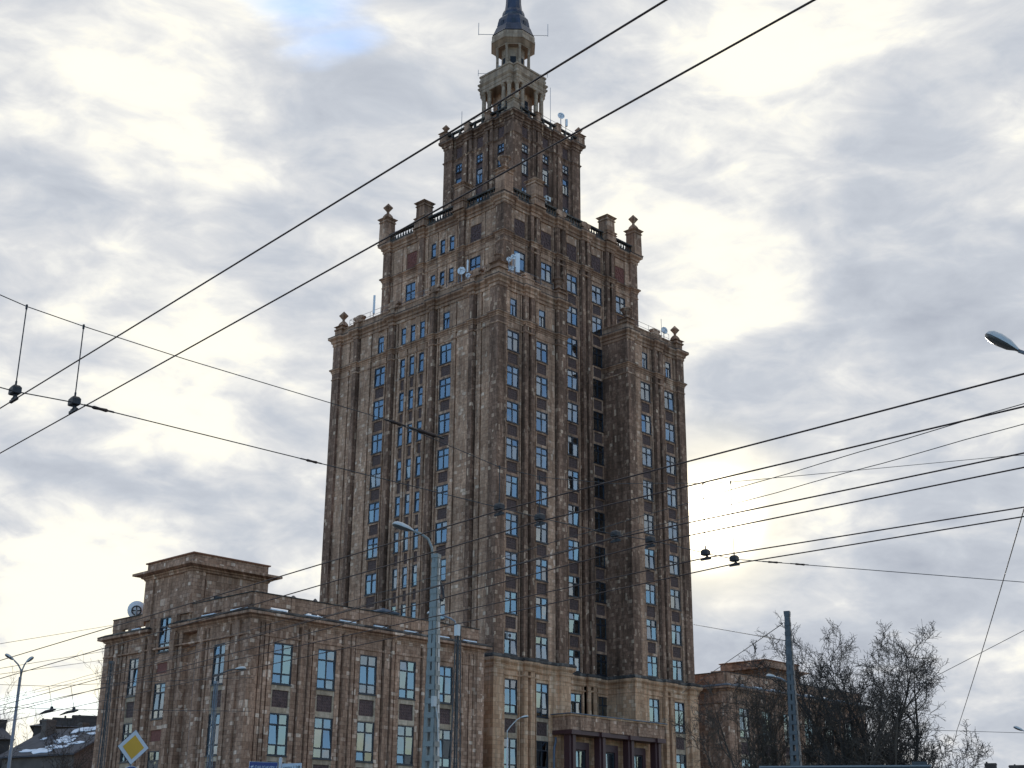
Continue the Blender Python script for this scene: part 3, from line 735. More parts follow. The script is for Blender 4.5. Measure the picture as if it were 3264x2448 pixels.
# lantern: square pavilion with paired columns
m = MB(); m.box(CX-2.95, CX+2.95, CY-2.95, CY+2.95, 79.5, 81.5); m.build('lantern_base', 'stone_light', T)
core = MB(); core.box(CX-1.6, CX+1.6, CY-1.6, CY+1.6, 81.5, 86.0); core.build('lantern_core', 'stone_tower', T)
for side in range(4):
    rot = Matrix.Translation((CX, CY, 0)) @ Matrix.Rotation(side*math.pi/2, 4, 'Z')
    for u in (-2.05, -1.15, 1.15, 2.05):
        p = rot @ Vector((u, -2.68, 0)); m = MB()
        m.lathe([(0.34, 81.5), (0.34, 81.65), (0.26, 81.75), (0.235, 85.55), (0.25, 85.6), (0.34, 85.75), (0.34, 85.9)], p.x, p.y, 12); m.build('column', 'stone_light', T, smooth=False)
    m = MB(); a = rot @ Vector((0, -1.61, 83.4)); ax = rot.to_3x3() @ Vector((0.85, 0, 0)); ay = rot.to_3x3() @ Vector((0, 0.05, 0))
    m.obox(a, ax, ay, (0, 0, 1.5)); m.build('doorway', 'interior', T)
def plus(a, b): return [(CX+x, CY+y) for x, y in ((-b, -a), (b, -a), (b, -b), (a, -b), (a, b), (b, b), (b, a), (-b, a), (-b, b), (-a, b), (-a, -b), (-b, -b))]
cornice('entablature', plus(3.0, 2.38), [(-0.05, 85.88), (0.0, 85.9), (0.0, 86.3), (0.05, 86.33), (0.05, 86.75), (0.1, 86.8), (0.22, 86.98), (0.24, 87.15), (0.02, 87.2), (0.02, 88.0), (0.1, 88.04), (0.1, 88.25), (-0.1, 88.3)], 'stone_light', T)
# octagonal drum
m = MB(); m.lathe([(2.3, 88.2), (2.3, 88.7), (1.45, 88.7), (1.45, 91.9)], CX, CY, 8, rot=math.pi/8); m.build('drum', 'stone_light', T)
for i in range(8):
    a = math.pi/8 + i*math.pi/4; x, y = CX+2.0*math.cos(a), CY+2.0*math.sin(a)
    m = MB(); m.lathe([(0.24, 88.7), (0.24, 88.82), (0.17, 88.9), (0.15, 91.7), (0.22, 91.85), (0.22, 91.95)], x, y, 10); m.build('column', 'stone_light', T)
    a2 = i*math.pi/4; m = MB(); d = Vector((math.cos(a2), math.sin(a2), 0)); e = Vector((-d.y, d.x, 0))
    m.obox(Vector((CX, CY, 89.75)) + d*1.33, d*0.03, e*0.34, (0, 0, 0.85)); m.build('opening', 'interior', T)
m = MB(); m.lathe([(1.6, 91.85), (2.15, 91.88), (2.2, 92.0), (2.68, 92.4), (2.8, 92.45), (2.8, 92.75), (2.74, 92.8), (2.74, 93.35), (2.66, 93.5), (2.0, 93.55)], CX, CY, 8, rot=math.pi/8); m.build('entablature', 'stone_light', T)
m = MB(); m.lathe([(2.66, 93.62), (2.55, 93.8), (2.35, 94.3), (2.2, 94.7), (2.1, 94.85), (2.0, 95.5), (1.85, 96.1), (1.55, 96.5), (1.3, 96.6)], CX, CY, 8, rot=math.pi/8); m.build('dome', 'lead', T)
m = MB(); m.lathe([(1.3, 96.5), (1.4, 96.8), (1.36, 97.1), (1.2, 97.5), (1.08, 97.62), (1.02, 98.0), (0.95, 98.6), (0.92, 99.6), (0.85, 101.5), (0.5, 106), (0.12, 111), (0.03, 114)], CX, CY, 12); m.build('spire', 'lead', T)
for i in range(8):
    a = i*math.pi/4; m = MB(); m.obox((CX+1.86*math.cos(a), CY+1.86*math.sin(a), 95.2), (0.08*math.cos(a), 0.08*math.sin(a), 0), (-0.2*math.sin(a), 0.2*math.cos(a), 0), (0, 0, 0.3)); m.build('dormer', 'frame_dark', T)

# ------------------------------------------------------------------ base of the tower (golden, cleaned stone)
def exp(l, dx=0.0): return l
def bayb(c, w=1.66): return (c-w/2, c+w/2, -0.34)
Fb = Face('F', -0.05)
bfA = [bayb(colA), bayb(colB)] + cluster((colA+colB)/2) + [(8.1, 8.5, 0.42), (8.5, 8.68, 0.0), (8.68, 9.75, 0.42)]
bfE = [bayb(colE), bayb(colF)] + cluster((colE+colF)/2) + [(18.5, 19.55, 0.42), (19.55, 19.75, 0.0), (19.75, 20.15, 0.42)]
baseL = plan(-0.15, XL1+0.12, -0.1, D1+0.1, bfA, left1_r, pier=PIER+0.1, oc=0.47); baseR = plan(XR0-0.12, W1+0.15, -0.1, D1+0.1, bfE, None, pier=PIER+0.1, oc=0.47)
for p in (baseL, baseR): m = MB(); m.prism(p, 0, 17.85); m.build('base', 'stone_base', T)
front_c = [bayb(c) for c in colC2[1:4]] + cluster((colC2[1]+colC2[2])/2) + cluster((colC2[2]+colC2[3])/2)
baseC = plan(9.5, 18.8, 2.98, 12, front_c, None, oc=0.2)
m = MB(); m.prism(baseC, 0, 17.86); m.build('base', 'stone_base', T)
bL_r, bR_r = plan(-0.15, XL1+0.12, -0.1, D1+0.1, frontA_r, left1_r, pier=PIER+0.1, oc=0.47), plan(XR0-0.12, W1+0.15, -0.1, D1+0.1, frontE_r, None, pier=PIER+0.1, oc=0.47)
bC_r = plan(9.3, 18.96, 2.98, 12, [(CX-2.6, CX-1.4, 0.42), (CX+1.4, CX+2.6, 0.42)], None, oc=0.1)
for p in (bL_r, bR_r, bC_r):
    cornice('ledge', p, [(0.0, 17.35), (0.08, 17.45), (0.12, 17.75), (0.34, 17.95), (0.38, 18.15), (0.36, 18.22)], 'stone_base', T)
    cornice('ledge_flashing', offset(p, 0.0), [(0.40, 18.2), (0.42, 18.3), (0.30, 18.5), (-0.2, 18.62)], 'stone_ledge', T)
    cornice('string_course', p, [(0.0, 16.82), (0.05, 16.86), (0.05, 16.96), (0.0, 17.0)], 'stone_base', T)
Fc = Face('F', 3.03)
for c in (colA, colB, colE, colF):
    for z in (13.55, 8.5, 3.4): window(Fb, c, z, WW, 3.0, T, 'tall', curt=rnd.choice([0, 1, 3, 4, 1]))
    spandrel(Fb, c, 11.5, 2.05, WW, T, 'stone_sill', 'panel_red', (0.12, 0.45, 0.4), 'rosette'); spandrel(Fb, c, 6.4, 2.1, WW, T, 'stone_sill', 'panel_red', (0.12, 0.45, 0.4), 'rosette')
    infill(Fb, c-WW/2, c+WW/2, 16.55, 17.85, T, 'stone_base'); infill(Fb, c-WW/2, c+WW/2, 0, 3.4, T, 'stone_base')
for c in colC2[1:4]:
    window(Fc, c, 13.6, WW, 3.0, T, 'tall', curt=rnd.choice([0, 1, 3])); infill(Fc, c-WW/2, c+WW/2, 16.6, 17.85, T, 'stone_base'); infill(Fc, c-WW/2, c+WW/2, 0, 13.6, T, 'stone_base')

# entrance portico
PX0, PX1, PY = 7.3, 20.85, -2.35
m = MB(); m.box(PX0+0.5, PX1-0.5, PY+1.55, 2.7, 0, 12.3)
m.build('portico_wall', 'stone_base', T)
PC = [7.95, 12.05, 16.15, 20.2]
for x in PC:
    m = MB()
    for s in (-0.3, 0.0, 0.3): m.box(x+s-0.13, x+s+0.13, PY+0.1+abs(s)*0.5, PY+0.75, 0, 12.12)
    m.box(x-0.44, x+0.44, PY+0.4, PY+0.9, 0, 12.1); m.build('pillar', 'granite_maroon', T)
m = MB(); m.box(PX0, PX1, PY-0.02, 2.6, 12.13, 12.5); 
for x in PC: m.box(x-0.62, x+0.62, PY-0.2, PY+0.6, 12.1, 12.49)
m.build('architrave', 'granite_maroon', T)
m = MB(); m.box(PX0+0.05, PX1-0.05, PY-0.06, 2.5, 12.505, 13.7)
for a, b in zip(PC, PC[1:]): m.box(a+0.6, b-0.6, PY-0.16, PY-0.062, 12.51, 13.69)
m.build('portico_attic', 'stone_wing', T)
m = MB(); m.box(PX0-0.1, PX1+0.1, PY-0.22, 2.45, 13.705, 13.85); m.build('coping', 'stone_base', T)
m = MB(); m.box(PX0-0.22, PX1+0.16, PY-0.34, 2.45, 13.855, 13.93); m.build('metal_flashing', 'roof_metal', T)
Fp = Face('F', PY+1.5)
for a, b in zip(PC, PC[1:]):
    c = (a+b)/2; m = MB()
    for u0, u1, z0, z1 in ((c-1.2, c-0.78, 5, 11.6), (c+0.78, c+1.2, 5, 11.6), (c-0.78, c+0.78, 10.95, 11.6)): Fp.box(m, u0, u1, z0, z1, -0.05, 0.35)
    m.build('door_surround', 'granite_maroon', T)
    window(Face('F', PY+1.35), c, 5.3, 1.54, 5.6, T, 'tall', curt=rnd.choice([1, 2, 3]))
m = MB(); m.tube([(7.35, -0.6, 11.9), (7.35, -0.6, 11.5), (7.0, -0.75, 11.0), (6.95, -0.75, 10.4), (6.95, -0.75, 0.3)], 0.11, 8); m.build('drainpipe', 'pipe', T, smooth=True)
flush_panes('tower', T)

# ------------------------------------------------------------------ wings
def parapet_run(p, q, z, parent, mat='stone_wing', seg=3.3, h=1.15, t=0.35, slots=True):
    """parapet of slabs standing between posts, with low slots that hold snow"""
    p, q = Vector(p), Vector(q); L = (q-p).length; d = (q-p)/L; n = max(1, int(round(L/seg))); nrm = Vector((d.y, -d.x))
    for i in range(n):
        a, b = p + d*(L*i/n), p + d*(L*(i+1)/n); c = (a+b)/2; half = (b-a).length/2
        m = MB(); zz = z + (0.28 if slots else 0)
        m.obox((*(a+d*half*0.98), (zz+z+h)/2), (*(d*(half*0.985)), 0), (*(nrm*t/2), 0), (0, 0, (z+h-zz)/2))
        if slots: m.obox((*(a+d*0.75), z+0.14), (*(d*0.7), 0), (*(nrm*t/2*0.98), 0), (0, 0, 0.14))
        m.build('parapet_slab', mat, parent)
        if slots and rnd.random() < 0.8:
            w = half*rnd.uniform(0.35, 0.55); m = MB(); m.obox((*(a+d*(half*1.25)+nrm*0.05), z+0.05), (*(d*w), 0), (*(nrm*0.3), 0), (0, 0, 0.05)); m.build('snow_patch', 'snow', parent)
    m = MB(); m.obox((*((p+q)/2), z+h+0.04), (*(d*L/2), 0), (*(nrm*(t/2+0.06)), 0), (0, 0, 0.04)); m.build('coping', 'stone_ledge', parent)

WB = 1.75
def wing_cluster(c): return [(c-0.52, c-0.16, 0.24), (c+0.16, c+0.52, 0.24), (c-0.16, c+0.16, 0.12), groove(c-0.62, 0.2, -0.34), groove(c+0.62, 0.2, -0.34), groove(c-0.2, 0.1, -0.2), groove(c+0.2, 0.1, -0.2)]
def make_wing(name, label, x0, x1, y0, y1, cols, left_cols, stair, key, shade):
    g = big_thing(name, label, 'building', ((x0+x1)/2, (y0+y1)/2, 0))
    F, Lf = Face('F', y0+0.12), Face('L', x0+0.12)
    fo = [bay(c, WB) for c in cols]
    for a, b in zip(cols, cols[1:]): fo += wing_cluster((a+b)/2)
    fo += [groove(cols[0]-1.35, 0.13, -0.2), groove(cols[0]-1.75, 0.1, -0.12), groove(cols[0]-2.15, 0.1, -0.12)] + [groove(cols[-1]+1.5, 0.13, -0.2), groove(cols[-1]+1.95, 0.1, -0.15), groove(cols[-1]+2.7, 0.13, -0.2), groove(cols[-1]+3.2, 0.1, -0.15)]
    lo = []
    if left_cols:
        lo = [bay(c, w) for c, w in left_cols] + [(7.55, 8.15, 0.36), (10.75, 11.35, 0.36), (4.75, 6.75, -0.5), bay(stair, 1.6), *[groove(c_, .2, -.36) for c_ in (-0.35, 0.35, 3.15, 3.6, 4.15, 11.75, 12.35, 14.75, 15.4, 15.85, 16.9, 7.35, 8.3, 10.6, 11.5)], (15.95, 16.5, 0.3), (-0.95, -0.45, 0.3), (3.7, 4.05, 0.3), (11.85, 12.2, 0.3)]
    body = plan(x0+0.12, x1-0.12, y0+0.12, y1-0.12, fo, lo, pier=0.55, oc=0.24)
    m = MB(); m.prism(body, 0, 18.0); m.build('wall', 'stone_wing', g)
    rp = plan(x0+0.12, x1-0.12, y0+0.12, y1-0.12, [], None, pier=0.55, oc=0.24)
    cornice('string_course', rp, [(-0.1, 16.84), (0.05, 16.88), (0.05, 16.98), (-0.1, 17.02)], 'stone_wing', g)
    # main cornice; on the end facade it stops at the stair bay
    def ledge(poly):
        cornice('cornice', poly, [(-0.3, 17.8), (0.03, 17.85), (0.08, 18.05), (0.22, 18.14), (0.25, 18.22), (0.56, 18.3), (0.6, 18.32), (0.6, 18.5), (-0.3, 18.56)], 'stone_wing', g)
        cornice('flashing', poly, [(0.6, 18.52), (0.63, 18.58), (0.15, 18.8), (-0.4, 18.84)], 'roof_metal' if key == 'wingR' else 'stone_ledge', g)
    if stair is not None:
        ledge([(x0, y0), (x1, y0), (x1, y0+3), (x0+3, y0+3), (x0+3, 7.4), (x0, 7.4)])
        ledge([(x0, 11.6), (x0+3, 11.6), (x0+3, y1-3), (x1, y1-3), (x1, y1), (x0, y1)])
    else: ledge([(x0, y0), (x1, y0), (x1, y1), (x0, y1)])
    m = MB(); m.box(x0+0.4, x1-0.4, y0+0.4, y1-0.4, 18.0, 18.9); m.build('roof', 'roof_tar', g)
    i = 0.35
    parapet_run((x0+i, y0+i), (x1-0.2, y0+i), 18.82, g)
    if stair is not None:
        parapet_run((x0+i, 6.0), (x0+i, y0+i), 18.82, g, seg=3.9); parapet_run((x0+i, y1-i), (x0+i, 12.9), 18.82, g, seg=2.6)
    else: parapet_run((x0+i, y1-i), (x0+i, y0+i), 18.82, g, slots=False)
    for c in cols:
        for z in (13.5, 8.45, 3.4): window(F, c, z, WB, 3.0, g, 'tall', curt=rnd.choice([1, 1, 2, 3, 0, 4]), key=key)
        spandrel(F, c, 11.45, 2.05, WB, g, 'stone_sill', 'panel_relief', (0.13, 0.42, 0.4), 'field'); spandrel(F, c, 6.4, 2.05, WB, g, 'stone_sill', 'panel_relief', (0.13, 0.42, 0.4), 'field')
        infill(F, c-WB/2, c+WB/2, 16.5, 18.0, g, 'stone_wing'); infill(F, c-WB/2, c+WB/2, 0, 3.4, g, 'stone_wing')
    for c, w in left_cols or []:
        for z in (13.5, 8.45, 3.4): window(Lf, c, z, w, 3.0, g, 'tall', curt=rnd.choice([0, 1, 3, 2]), key=key)
        spandrel(Lf, c, 11.45, 2.05, w, g, 'stone_sill', 'panel_red', (0.1, 0.42, 0.4), 'field'); spandrel(Lf, c, 6.4, 2.05, w, g, 'stone_sill', 'panel_red', (0.1, 0.42, 0.4), 'field')
        infill(Lf, c-w/2, c+w/2, 16.5, 18.0, g, 'stone_wing'); infill(Lf, c-w/2, c+w/2, 0, 3.4, g, 'stone_wing')
    return g, F, Lf
def penthouse(g, x0, x1, y0, y1, zb, mat='stone_wing'):
    body = plan(x0+0.1, x1-0.1, y0+0.1, y1-0.1, [(x0, x0+1.2, 0.1), (x1-1.2, x1, 0.1), groove(x0+1.3, 0.1, -0.08), groove(x1-1.3, 0.1, -0.08)], [(y0, y0+1.2, 0.1), (y1-1.2, y1, 0.1), groove(y0+1.3, 0.1, -0.08), groove(y1-1.3, 0.1, -0.08)], oc=0.1, base=0.0)
    m = MB(); m.prism(body, zb, 22.7); m.build('penthouse_wall', mat, g)
    rp = [(x0, y0), (x1, y0), (x1, y1), (x0, y1)]
    cornice('penthouse_cornice', rp, [(-0.2, 22.55), (0.05, 22.6), (0.12, 22.74), (0.28, 22.8), (0.3, 22.9), (0.74, 22.98), (0.8, 23.0), (0.8, 23.18), (-0.3, 23.3)], mat, g)
    m = MB(); m.rings([(offset(rp, -0.05), 23.25), (offset(rp, -0.05), 24.0)]); m.build('penthouse_parapet', mat, g)
    m = MB(); m.rings([(offset(rp, 0.08), 23.98), (offset(rp, 0.1), 24.08), (offset(rp, -0.4), 24.2)]); m.build('coping', 'rust_tile', g)

wl, FL, LL = make_wing('office_wing', 'low brown stone wing in front of the tower, nearest corner to the camera', -27.25, -3.55, -2.14, 18.05,
                       [-24.2, -20.1, -16.0, -11.9, -7.8], [(1.65, 1.5), (13.55, 1.4)], 9.4, 'wingL', None)
# stair bay of the end facade, running up into the penthouse
for z in (16.6, 11.5, 6.4): window(LL, 9.4, z, 1.6, 2.75, wl, 'tall', curt=rnd.choice([1, 2]), key='wingL')
for z, h in ((14.25, 2.35), (9.15, 2.35)): spandrel(LL, 9.4, z, h, 1.6, wl, 'stone_wing', 'panel_brick', (0.02, 0.72, 0.8), 'flat')
infill(LL, 8.6, 10.2, 0, 6.4, wl, 'stone_wing')
m = MB(); m.prism(plan(-27.15, -20.2, 7.55, 11.35, None, [(8.6, 10.2, -0.34), (7.5, 8.1, 0.3), (10.75, 11.4, 0.3)], oc=0.1), 17.98, 19.36); m.build('stair_bay', 'stone_wing', wl)
penthouse(wl, -27.35, -20.15, 6.0, 12.8, 19.34)
for ya, yb in ((6.2, 7.5), (11.4, 12.6)): m = MB(); m.box(-27.1, -20.3, ya, yb, 18.6, 19.4); m.build('penthouse_plinth', 'stone_wing', wl)
m = MB(); m.box(-25.2, -23.6, 5.9, 6.02, 20.3, 20.9); m.build('vent_grille', 'frame_dark', wl)
m = MB(); m.tube([(-26.9, 5.1, 18.0), (-26.9, 5.1, 0.2)], 0.12, 8); m.build('drainpipe', 'pipe', wl, smooth=True)
# link between wing and tower
m = MB(); m.box(-3.7, -0.35, 4.0, 15.0, 0, 18.2); m.build('link_wall', 'stone_wing', wl)
flush_panes('wingL', wl)

wr, FR, LR = make_wing('office_wing', 'low brown stone wing beyond the tower, half hidden by bare trees', 31.75, 58.8, -2.14, 18.05,
                       [34.65, 38.7, 42.8, 46.9, 51.0, 55.1], None, None, 'wingR', None)
penthouse(wr, 51.6, 58.7, 6.1, 12.75, 18.6)
m = MB(); m.box(28.9, 31.8, 4.2, 15.0, 0, 19.6); m.build('link_wall', 'stone_wing', wr)
m = MB(); m.box(28.9, 31.7, 4.1, 15.1, 19.6, 19.72); m.build('link_coping', 'rust_tile', wr)
window(Face('F', 4.12), 30.1, 13.6, 1.2, 2.9, wr, 'tall', curt=-1, key='wingR')
m = MB(); m.tube([(31.3, 4.0, 18.3), (31.3, 4.0, 0.2)], 0.12, 8); m.build('drainpipe', 'pipe', wr, smooth=True)
flush_panes('wingR', wr)

# ------------------------------------------------------------------ roof things
def dish(name, label, c, aim, r, post_z, group=None, mat='dish_white', ring=False):
    g = big_thing(name, label, 'satellite dish', (c[0], c[1], post_z), group)
    c = Vector(c); a = Vector(aim).normalized(); q = a.to_track_quat('Z', 'Y').to_matrix()
    m = MB(); n = 20; prof = [(0.02, -0.22*r), (0.5*r, -0.16*r), (0.85*r, -0.05*r), (r, 0.0), (r, 0.04*r), (0.85*r, 0.0), (0.5*r, -0.1*r), (0.02, -0.16*r)]
    vs = [c + q @ Vector((rr*math.cos(2*math.pi*i/n), rr*math.sin(2*math.pi*i/n), z)) for rr, z in prof for i in range(n)]
    m.add(vs, [(k*n+i, k*n+(i+1) % n, (k+1)*n+(i+1) % n, (k+1)*n+i) for k in range(len(prof)-1) for i in range(n)]); m.build('reflector', mat, g, smooth=True)
    m = MB()
    for i in range(3):
        an = 2*math.pi*i/3; m.tube([c + q @ Vector((0.9*r*math.cos(an), 0.9*r*math.sin(an), 0.0)), c + q @ Vector((0, 0, 0.75*r))], 0.025*max(1, r), 4)
    m.tube([c + q @ Vector((0, 0, 0.68*r)), c + q @ Vector((0, 0, 0.86*r))], 0.1*r, 6); m.build('feed_arm', 'steel', g)
    m = MB(); b = c + q @ Vector((0, 0, -0.3*r)); m.tube([c + q @ Vector((0, 0, -0.18*r)), b], 0.12*r, 6); m.tube([b, (b.x, b.y, post_z)], 0.05, 6); m.build('mast', 'steel', g)
    if ring:
        m = MB(); pts = [c + q @ Vector((0.48*r*math.cos(2*math.pi*i/20), 0.48*r*math.sin(2*math.pi*i/20), -0.24*r)) for i in range(21)]; m.tube(pts, 0.05, 5)
        for an in (0, math.pi/2): m.tube([c + q @ Vector((0.48*r*math.cos(an), 0.48*r*math.sin(an), -0.25*r)), c + q @ Vector((-0.48*r*math.cos(an), -0.48*r*math.sin(an), -0.25*r))], 0.04, 5)
        m.build('back_ring', 'hanger', g)
    return g
CAMV = Vector((-0.72, -0.69, 0.0))
dish('satellite_dish', 'large round satellite dish seen from behind on far roof corner of near wing', (-25.9, 16.2, 20.85), (0.62, 0.72, 0.25), 0.78, 18.9, ring=True)
dish('satellite_dish', 'biggest white dish on the left ledge of the tower beside the triple windows', (0.1, 5.36, 56.95), (-0.85, -0.5, 0.05), 0.42, 55.6)
dish('satellite_dish', 'small white dish low on the left ledge, right of the biggest dish', (0.1, 4.38, 56.15), (-0.7, -0.7, 0), 0.25, 55.6)
dish('satellite_dish', 'upper right of the small white dishes clustered at the tower near corner ledge', (2.41, 0.4, 57.69), (-0.6, -0.8, 0), 0.26, 55.6, None)
dish('satellite_dish', 'upper left of the small white dishes clustered at the tower near corner ledge', (1.81, 0.4, 57.22), (-0.6, -0.8, 0), 0.26, 55.6, None)
dish('satellite_dish', 'lowest of the small white dishes clustered at the tower near corner ledge', (2.17, 0.4, 56.37), (-0.6, -0.8, 0), 0.27, 55.6, None)
dish('satellite_dish', 'white dish on roof of the right projecting block beside its diamond finial', (26.5, 0.4, 56.9), (-0.3, -0.95, 0), 0.42, 55.5)
dish('satellite_dish', 'white dish on a mast on right side of the uppermost square tier', (17.25, 7.3, 82.8), (-0.5, -0.86, 0.05), 0.42, 79.7)
dish('satellite_dish', 'white dish strapped to the columns of the octagonal lantern', (CX-1.75, CY+0.6, 89.3), (-0.95, -0.3, 0), 0.34, 88.7)
dish('satellite_dish', 'upper of two pale dishes between the columns of the square lantern', (CX-2.6, CY+0.75, 82.9), (-0.9, -0.4, 0), 0.26, 81.5)
dish('satellite_dish', 'lower of two pale dishes between the columns of the square lantern', (CX-2.6, CY+0.75, 82.2), (-0.9, -0.4, 0), 0.26, 81.5)
def rod_thing(name, label, cat, segs, r, mat='steel', base=None):
    g = big_thing(name, label, cat, base or segs[0][0])
    m = MB()
    for s in segs: m.tube(s, r, 5)
    m.build('rod', mat, g); return g
def panel_antenna(label, x, y, z0, z1, w, mat='dish_white'):
    g = big_thing('panel_antenna', label, 'antenna', (x, y, z0-0.6))
    m = MB(); m.obox((x, y, (z0+z1)/2), (w/2*0.85, -w/2*0.5, 0), (0.06, 0.1, 0), (0, 0, (z1-z0)/2)); m.build('radome', mat, g)
    m = MB(); m.tube([(x+0.12, y+0.2, z0-0.6), (x+0.12, y+0.2, z1+0.1)], 0.04, 6); m.build('mast', 'steel', g)
    m = MB()
    for k in (0.2, 0.8): m.tube([(x, y, z0+(z1-z0)*k), (x+0.12, y+0.2, z0+(z1-z0)*k)], 0.035, 5)
    m.build('bracket', 'steel', g)
panel_antenna('tall white panel antenna on the tower ledge right of the clustered dishes', 2.97, 0.35, 56.15, 58.2, 0.42)
panel_antenna('narrow pale panel antenna standing at the far end of the left ledge', 0.3, 19.0, 56.2, 58.3, 0.22)
panel_antenna('grey panel antenna by the right finial of the uppermost square tier', 18.05, 7.2, 81.7, 82.6, 0.26)
panel_antenna('thin white panel antenna on left ledge beside the small low dish', 0.2, 4.6, 56.6, 57.9, 0.12)
rod_thing('whip_antenna', 'thin whip antenna on roof of the right projecting block', 'antenna', [[(25.96, 0.4, 55.5), (25.96, 0.4, 58.1)]], 0.03)
rod_thing('whip_antenna', 'tall thin whip antenna on right of the uppermost square tier', 'antenna', [[(15.3, 7.2, 79.7), (15.3, 7.2, 85.6)]], 0.03)
rod_thing('whip_antenna', 'thin whip antenna above the left parapet of the uppermost square tier', 'antenna', [[(9.3, 15.6, 79.7), (9.3, 15.6, 83.3)]], 0.03)
for sgn, lab in ((-1, 'left'), (1, 'right')):
    d = Vector((0.71, -0.70, 0))*sgn; c = Vector((CX, CY, 94.4))
    rod_thing('dipole_antenna', 'L shaped rod antenna sticking out to the %s of the dome foot' % lab, 'antenna', [[c+d*2.0, c+d*4.15], [c+d*4.15-Vector((0, 0, 0.1)), c+d*4.15+Vector((0, 0, 1.6))]], 0.035, base=c+d*2.0)
    c = Vector((CX, CY, 89.0))
    rod_thing('dipole_antenna', 'small rod antenna sticking out to the %s of the octagonal drum' % lab, 'antenna', [[c+d*2.0, c+d*4.1], [c+d*2.0+Vector((0, 0, 0.7)), c+d*3.2], [c+d*4.1-Vector((0, 0, 0.35)), c+d*4.1+Vector((0, 0, 0.5))]], 0.03, base=c+d*2.0)
def ac_unit(label, x, y, z, w=0.75, h=0.55):
    g = big_thing('air_conditioner', label, 'air conditioner', (x, y, z))
    m = MB(); m.box(x-w/2, x+w/2, y-0.32, y, z, z+h); m.build('casing', 'ac_white', g)
    m = MB(); vs = [(x-0.1*w+0.38*h*math.cos(2*math.pi*i/14), y-0.325, z+h/2+0.38*h*math.sin(2*math.pi*i/14)) for i in range(14)]; m.add(vs, [tuple(range(14))]); m.build('fan_grille', 'sign_black', g)
    m = MB(); m.box(x-w/2+0.05, x-w/2+0.1, y-0.3, y+0.1, z-0.06, z-0.002); m.box(x+w/2-0.1, x+w/2-0.05, y-0.3, y+0.1, z-0.06, z-0.002); m.build('bracket', 'steel', g)
ac_unit('white air conditioner in a window bay of the uppermost square tier', CX, 6.75, 70.35)
ac_unit('small white air conditioner in the lowest shaft window beside the near corner', 1.62, -0.06, 20.05, 0.5, 0.48)
def roof_vent(label, x, y, z0, w, h, kind):
    g = big_thing('roof_vent', label, 'roof vent', (x, y, z0))
    m = MB(); m.box(x-w/2, x+w/2, y-w/2, y+w/2, z0, z0+h*0.72); m.build('shaft', 'house_brown' if kind == 'brick' else 'pole_dark', g)
    m = MB(); q = lambda r, z: ([(x-r, y-r), (x+r, y-r), (x+r, y+r), (x-r, y+r)], z)
    m.rings([q(w*0.75, z0+h*0.8), q(w*0.78, z0+h*0.84), q(0.04, z0+h)]); m.build('cap', 'roof_metal' if kind == 'hood' else 'house_brown', g)
    m = MB()
    for sx in (-1, 1):
        for sy in (-1, 1): m.tube([(x+sx*w*0.42, y+sy*w*0.42, z0+h*0.7), (x+sx*w*0.42, y+sy*w*0.42, z0+h*0.82)], 0.03, 4)
    m.build('strut', 'pole_dark', g)
roof_vent('brick vent stack with a flat cap on the near wing roof', -19.8, 3.0, 18.8, 0.5, 2.5, 'brick')
roof_vent('small dark mushroom vent on the near wing roof close to the tower', -17.6, 3.0, 18.8, 0.34, 2.55, 'metal')
roof_vent('wide grey metal ventilation hood on the near wing roof in front of the tower', -10.4, 3.0, 18.8, 1.35, 2.75, 'hood')
roof_vent('lower dark metal hood beside the wide ventilation hood', -8.8, 3.0, 18.8, 0.8, 2.4, 'hood')

# ------------------------------------------------------------------ overhead trolley wires
def sag(a, b, s=0.0, n=10):
    a, b = Vector(a), Vector(b); return [a.lerp(b, i/n) - Vector((0, 0, 4*s*(i/n)*(1-i/n))) for i in range(n+1)]
def wire(name, label, pts, r, mat='wire', cat='wire', group=None, seg=8, sg=0.0):
    P = []
    for a, b in zip(pts, pts[1:]): P += sag(a, b, sg, seg)[(1 if P else 0):]
    m = MB(); m.tube(P, r, 6); o = m.build(name, mat, None, smooth=True, label=label, category=cat)
    if group: o['group'] = group
    return o
def ext(a, b, k):    # extend the line a -> b beyond b by k metres
    a, b = Vector(a), Vector(b); return tuple(b + (b-a).normalized()*k)
Zc = 5.92
CW = {'a': ((-70.21, -55.72), (-72.29, -71.98), (-72.74, -79.32)), 'b': ((-68.69, -52.83), (-71.51, -71.99), (-71.81, -78.9)),
      'c': ((-65.74, -47.23), (-70.05, -72.11), (-70.24, -78.19)), 'd': ((-64.52, -44.9), (-69.44, -72.25), (-69.68, -77.94)),
      'e': ((-65.65, -52.24), (-68.11, -72.26), (-67.89, -77.13)), 'f': ((-64.11, -49.71), (-67.46, -72.33), (-67.41, -76.91))}
LAB = {'a': 'trolley wire crossing the tower highest of the six on the right', 'b': 'second highest trolley wire of the six running right from the tower', 'c': 'third highest trolley wire of the six running right from the tower',
       'd': 'fourth highest trolley wire of the six running right from the tower', 'e': 'fifth trolley wire, upper of the lowest pair right of the tower', 'f': 'lowest trolley wire of the six running right from the tower'}
for k, (p0, p1, p2) in CW.items():
    p0, p1, p2 = (*p0, Zc), (*p1, Zc), (*p2, Zc)
    wire('trolley_wire', LAB[k], [ext(p1, p0, 60), p0, p1, p2, ext(p1, p2, 40)], 0.0095, group='trolley wires')
w1a, w1b, w2a, w2b = (-78.81, -71.21, Zc), (-79.65, -80.49, Zc), (-78.04, -69.64, Zc), (-79.11, -81.06, Zc)
wire('trolley_wire', 'thick trolley wire rising across the sky to the top, left one of the near pair', [ext(w1b, w1a, 60), w1a, w1b, ext(w1a, w1b, 30)], 0.0068, group='trolley wires')
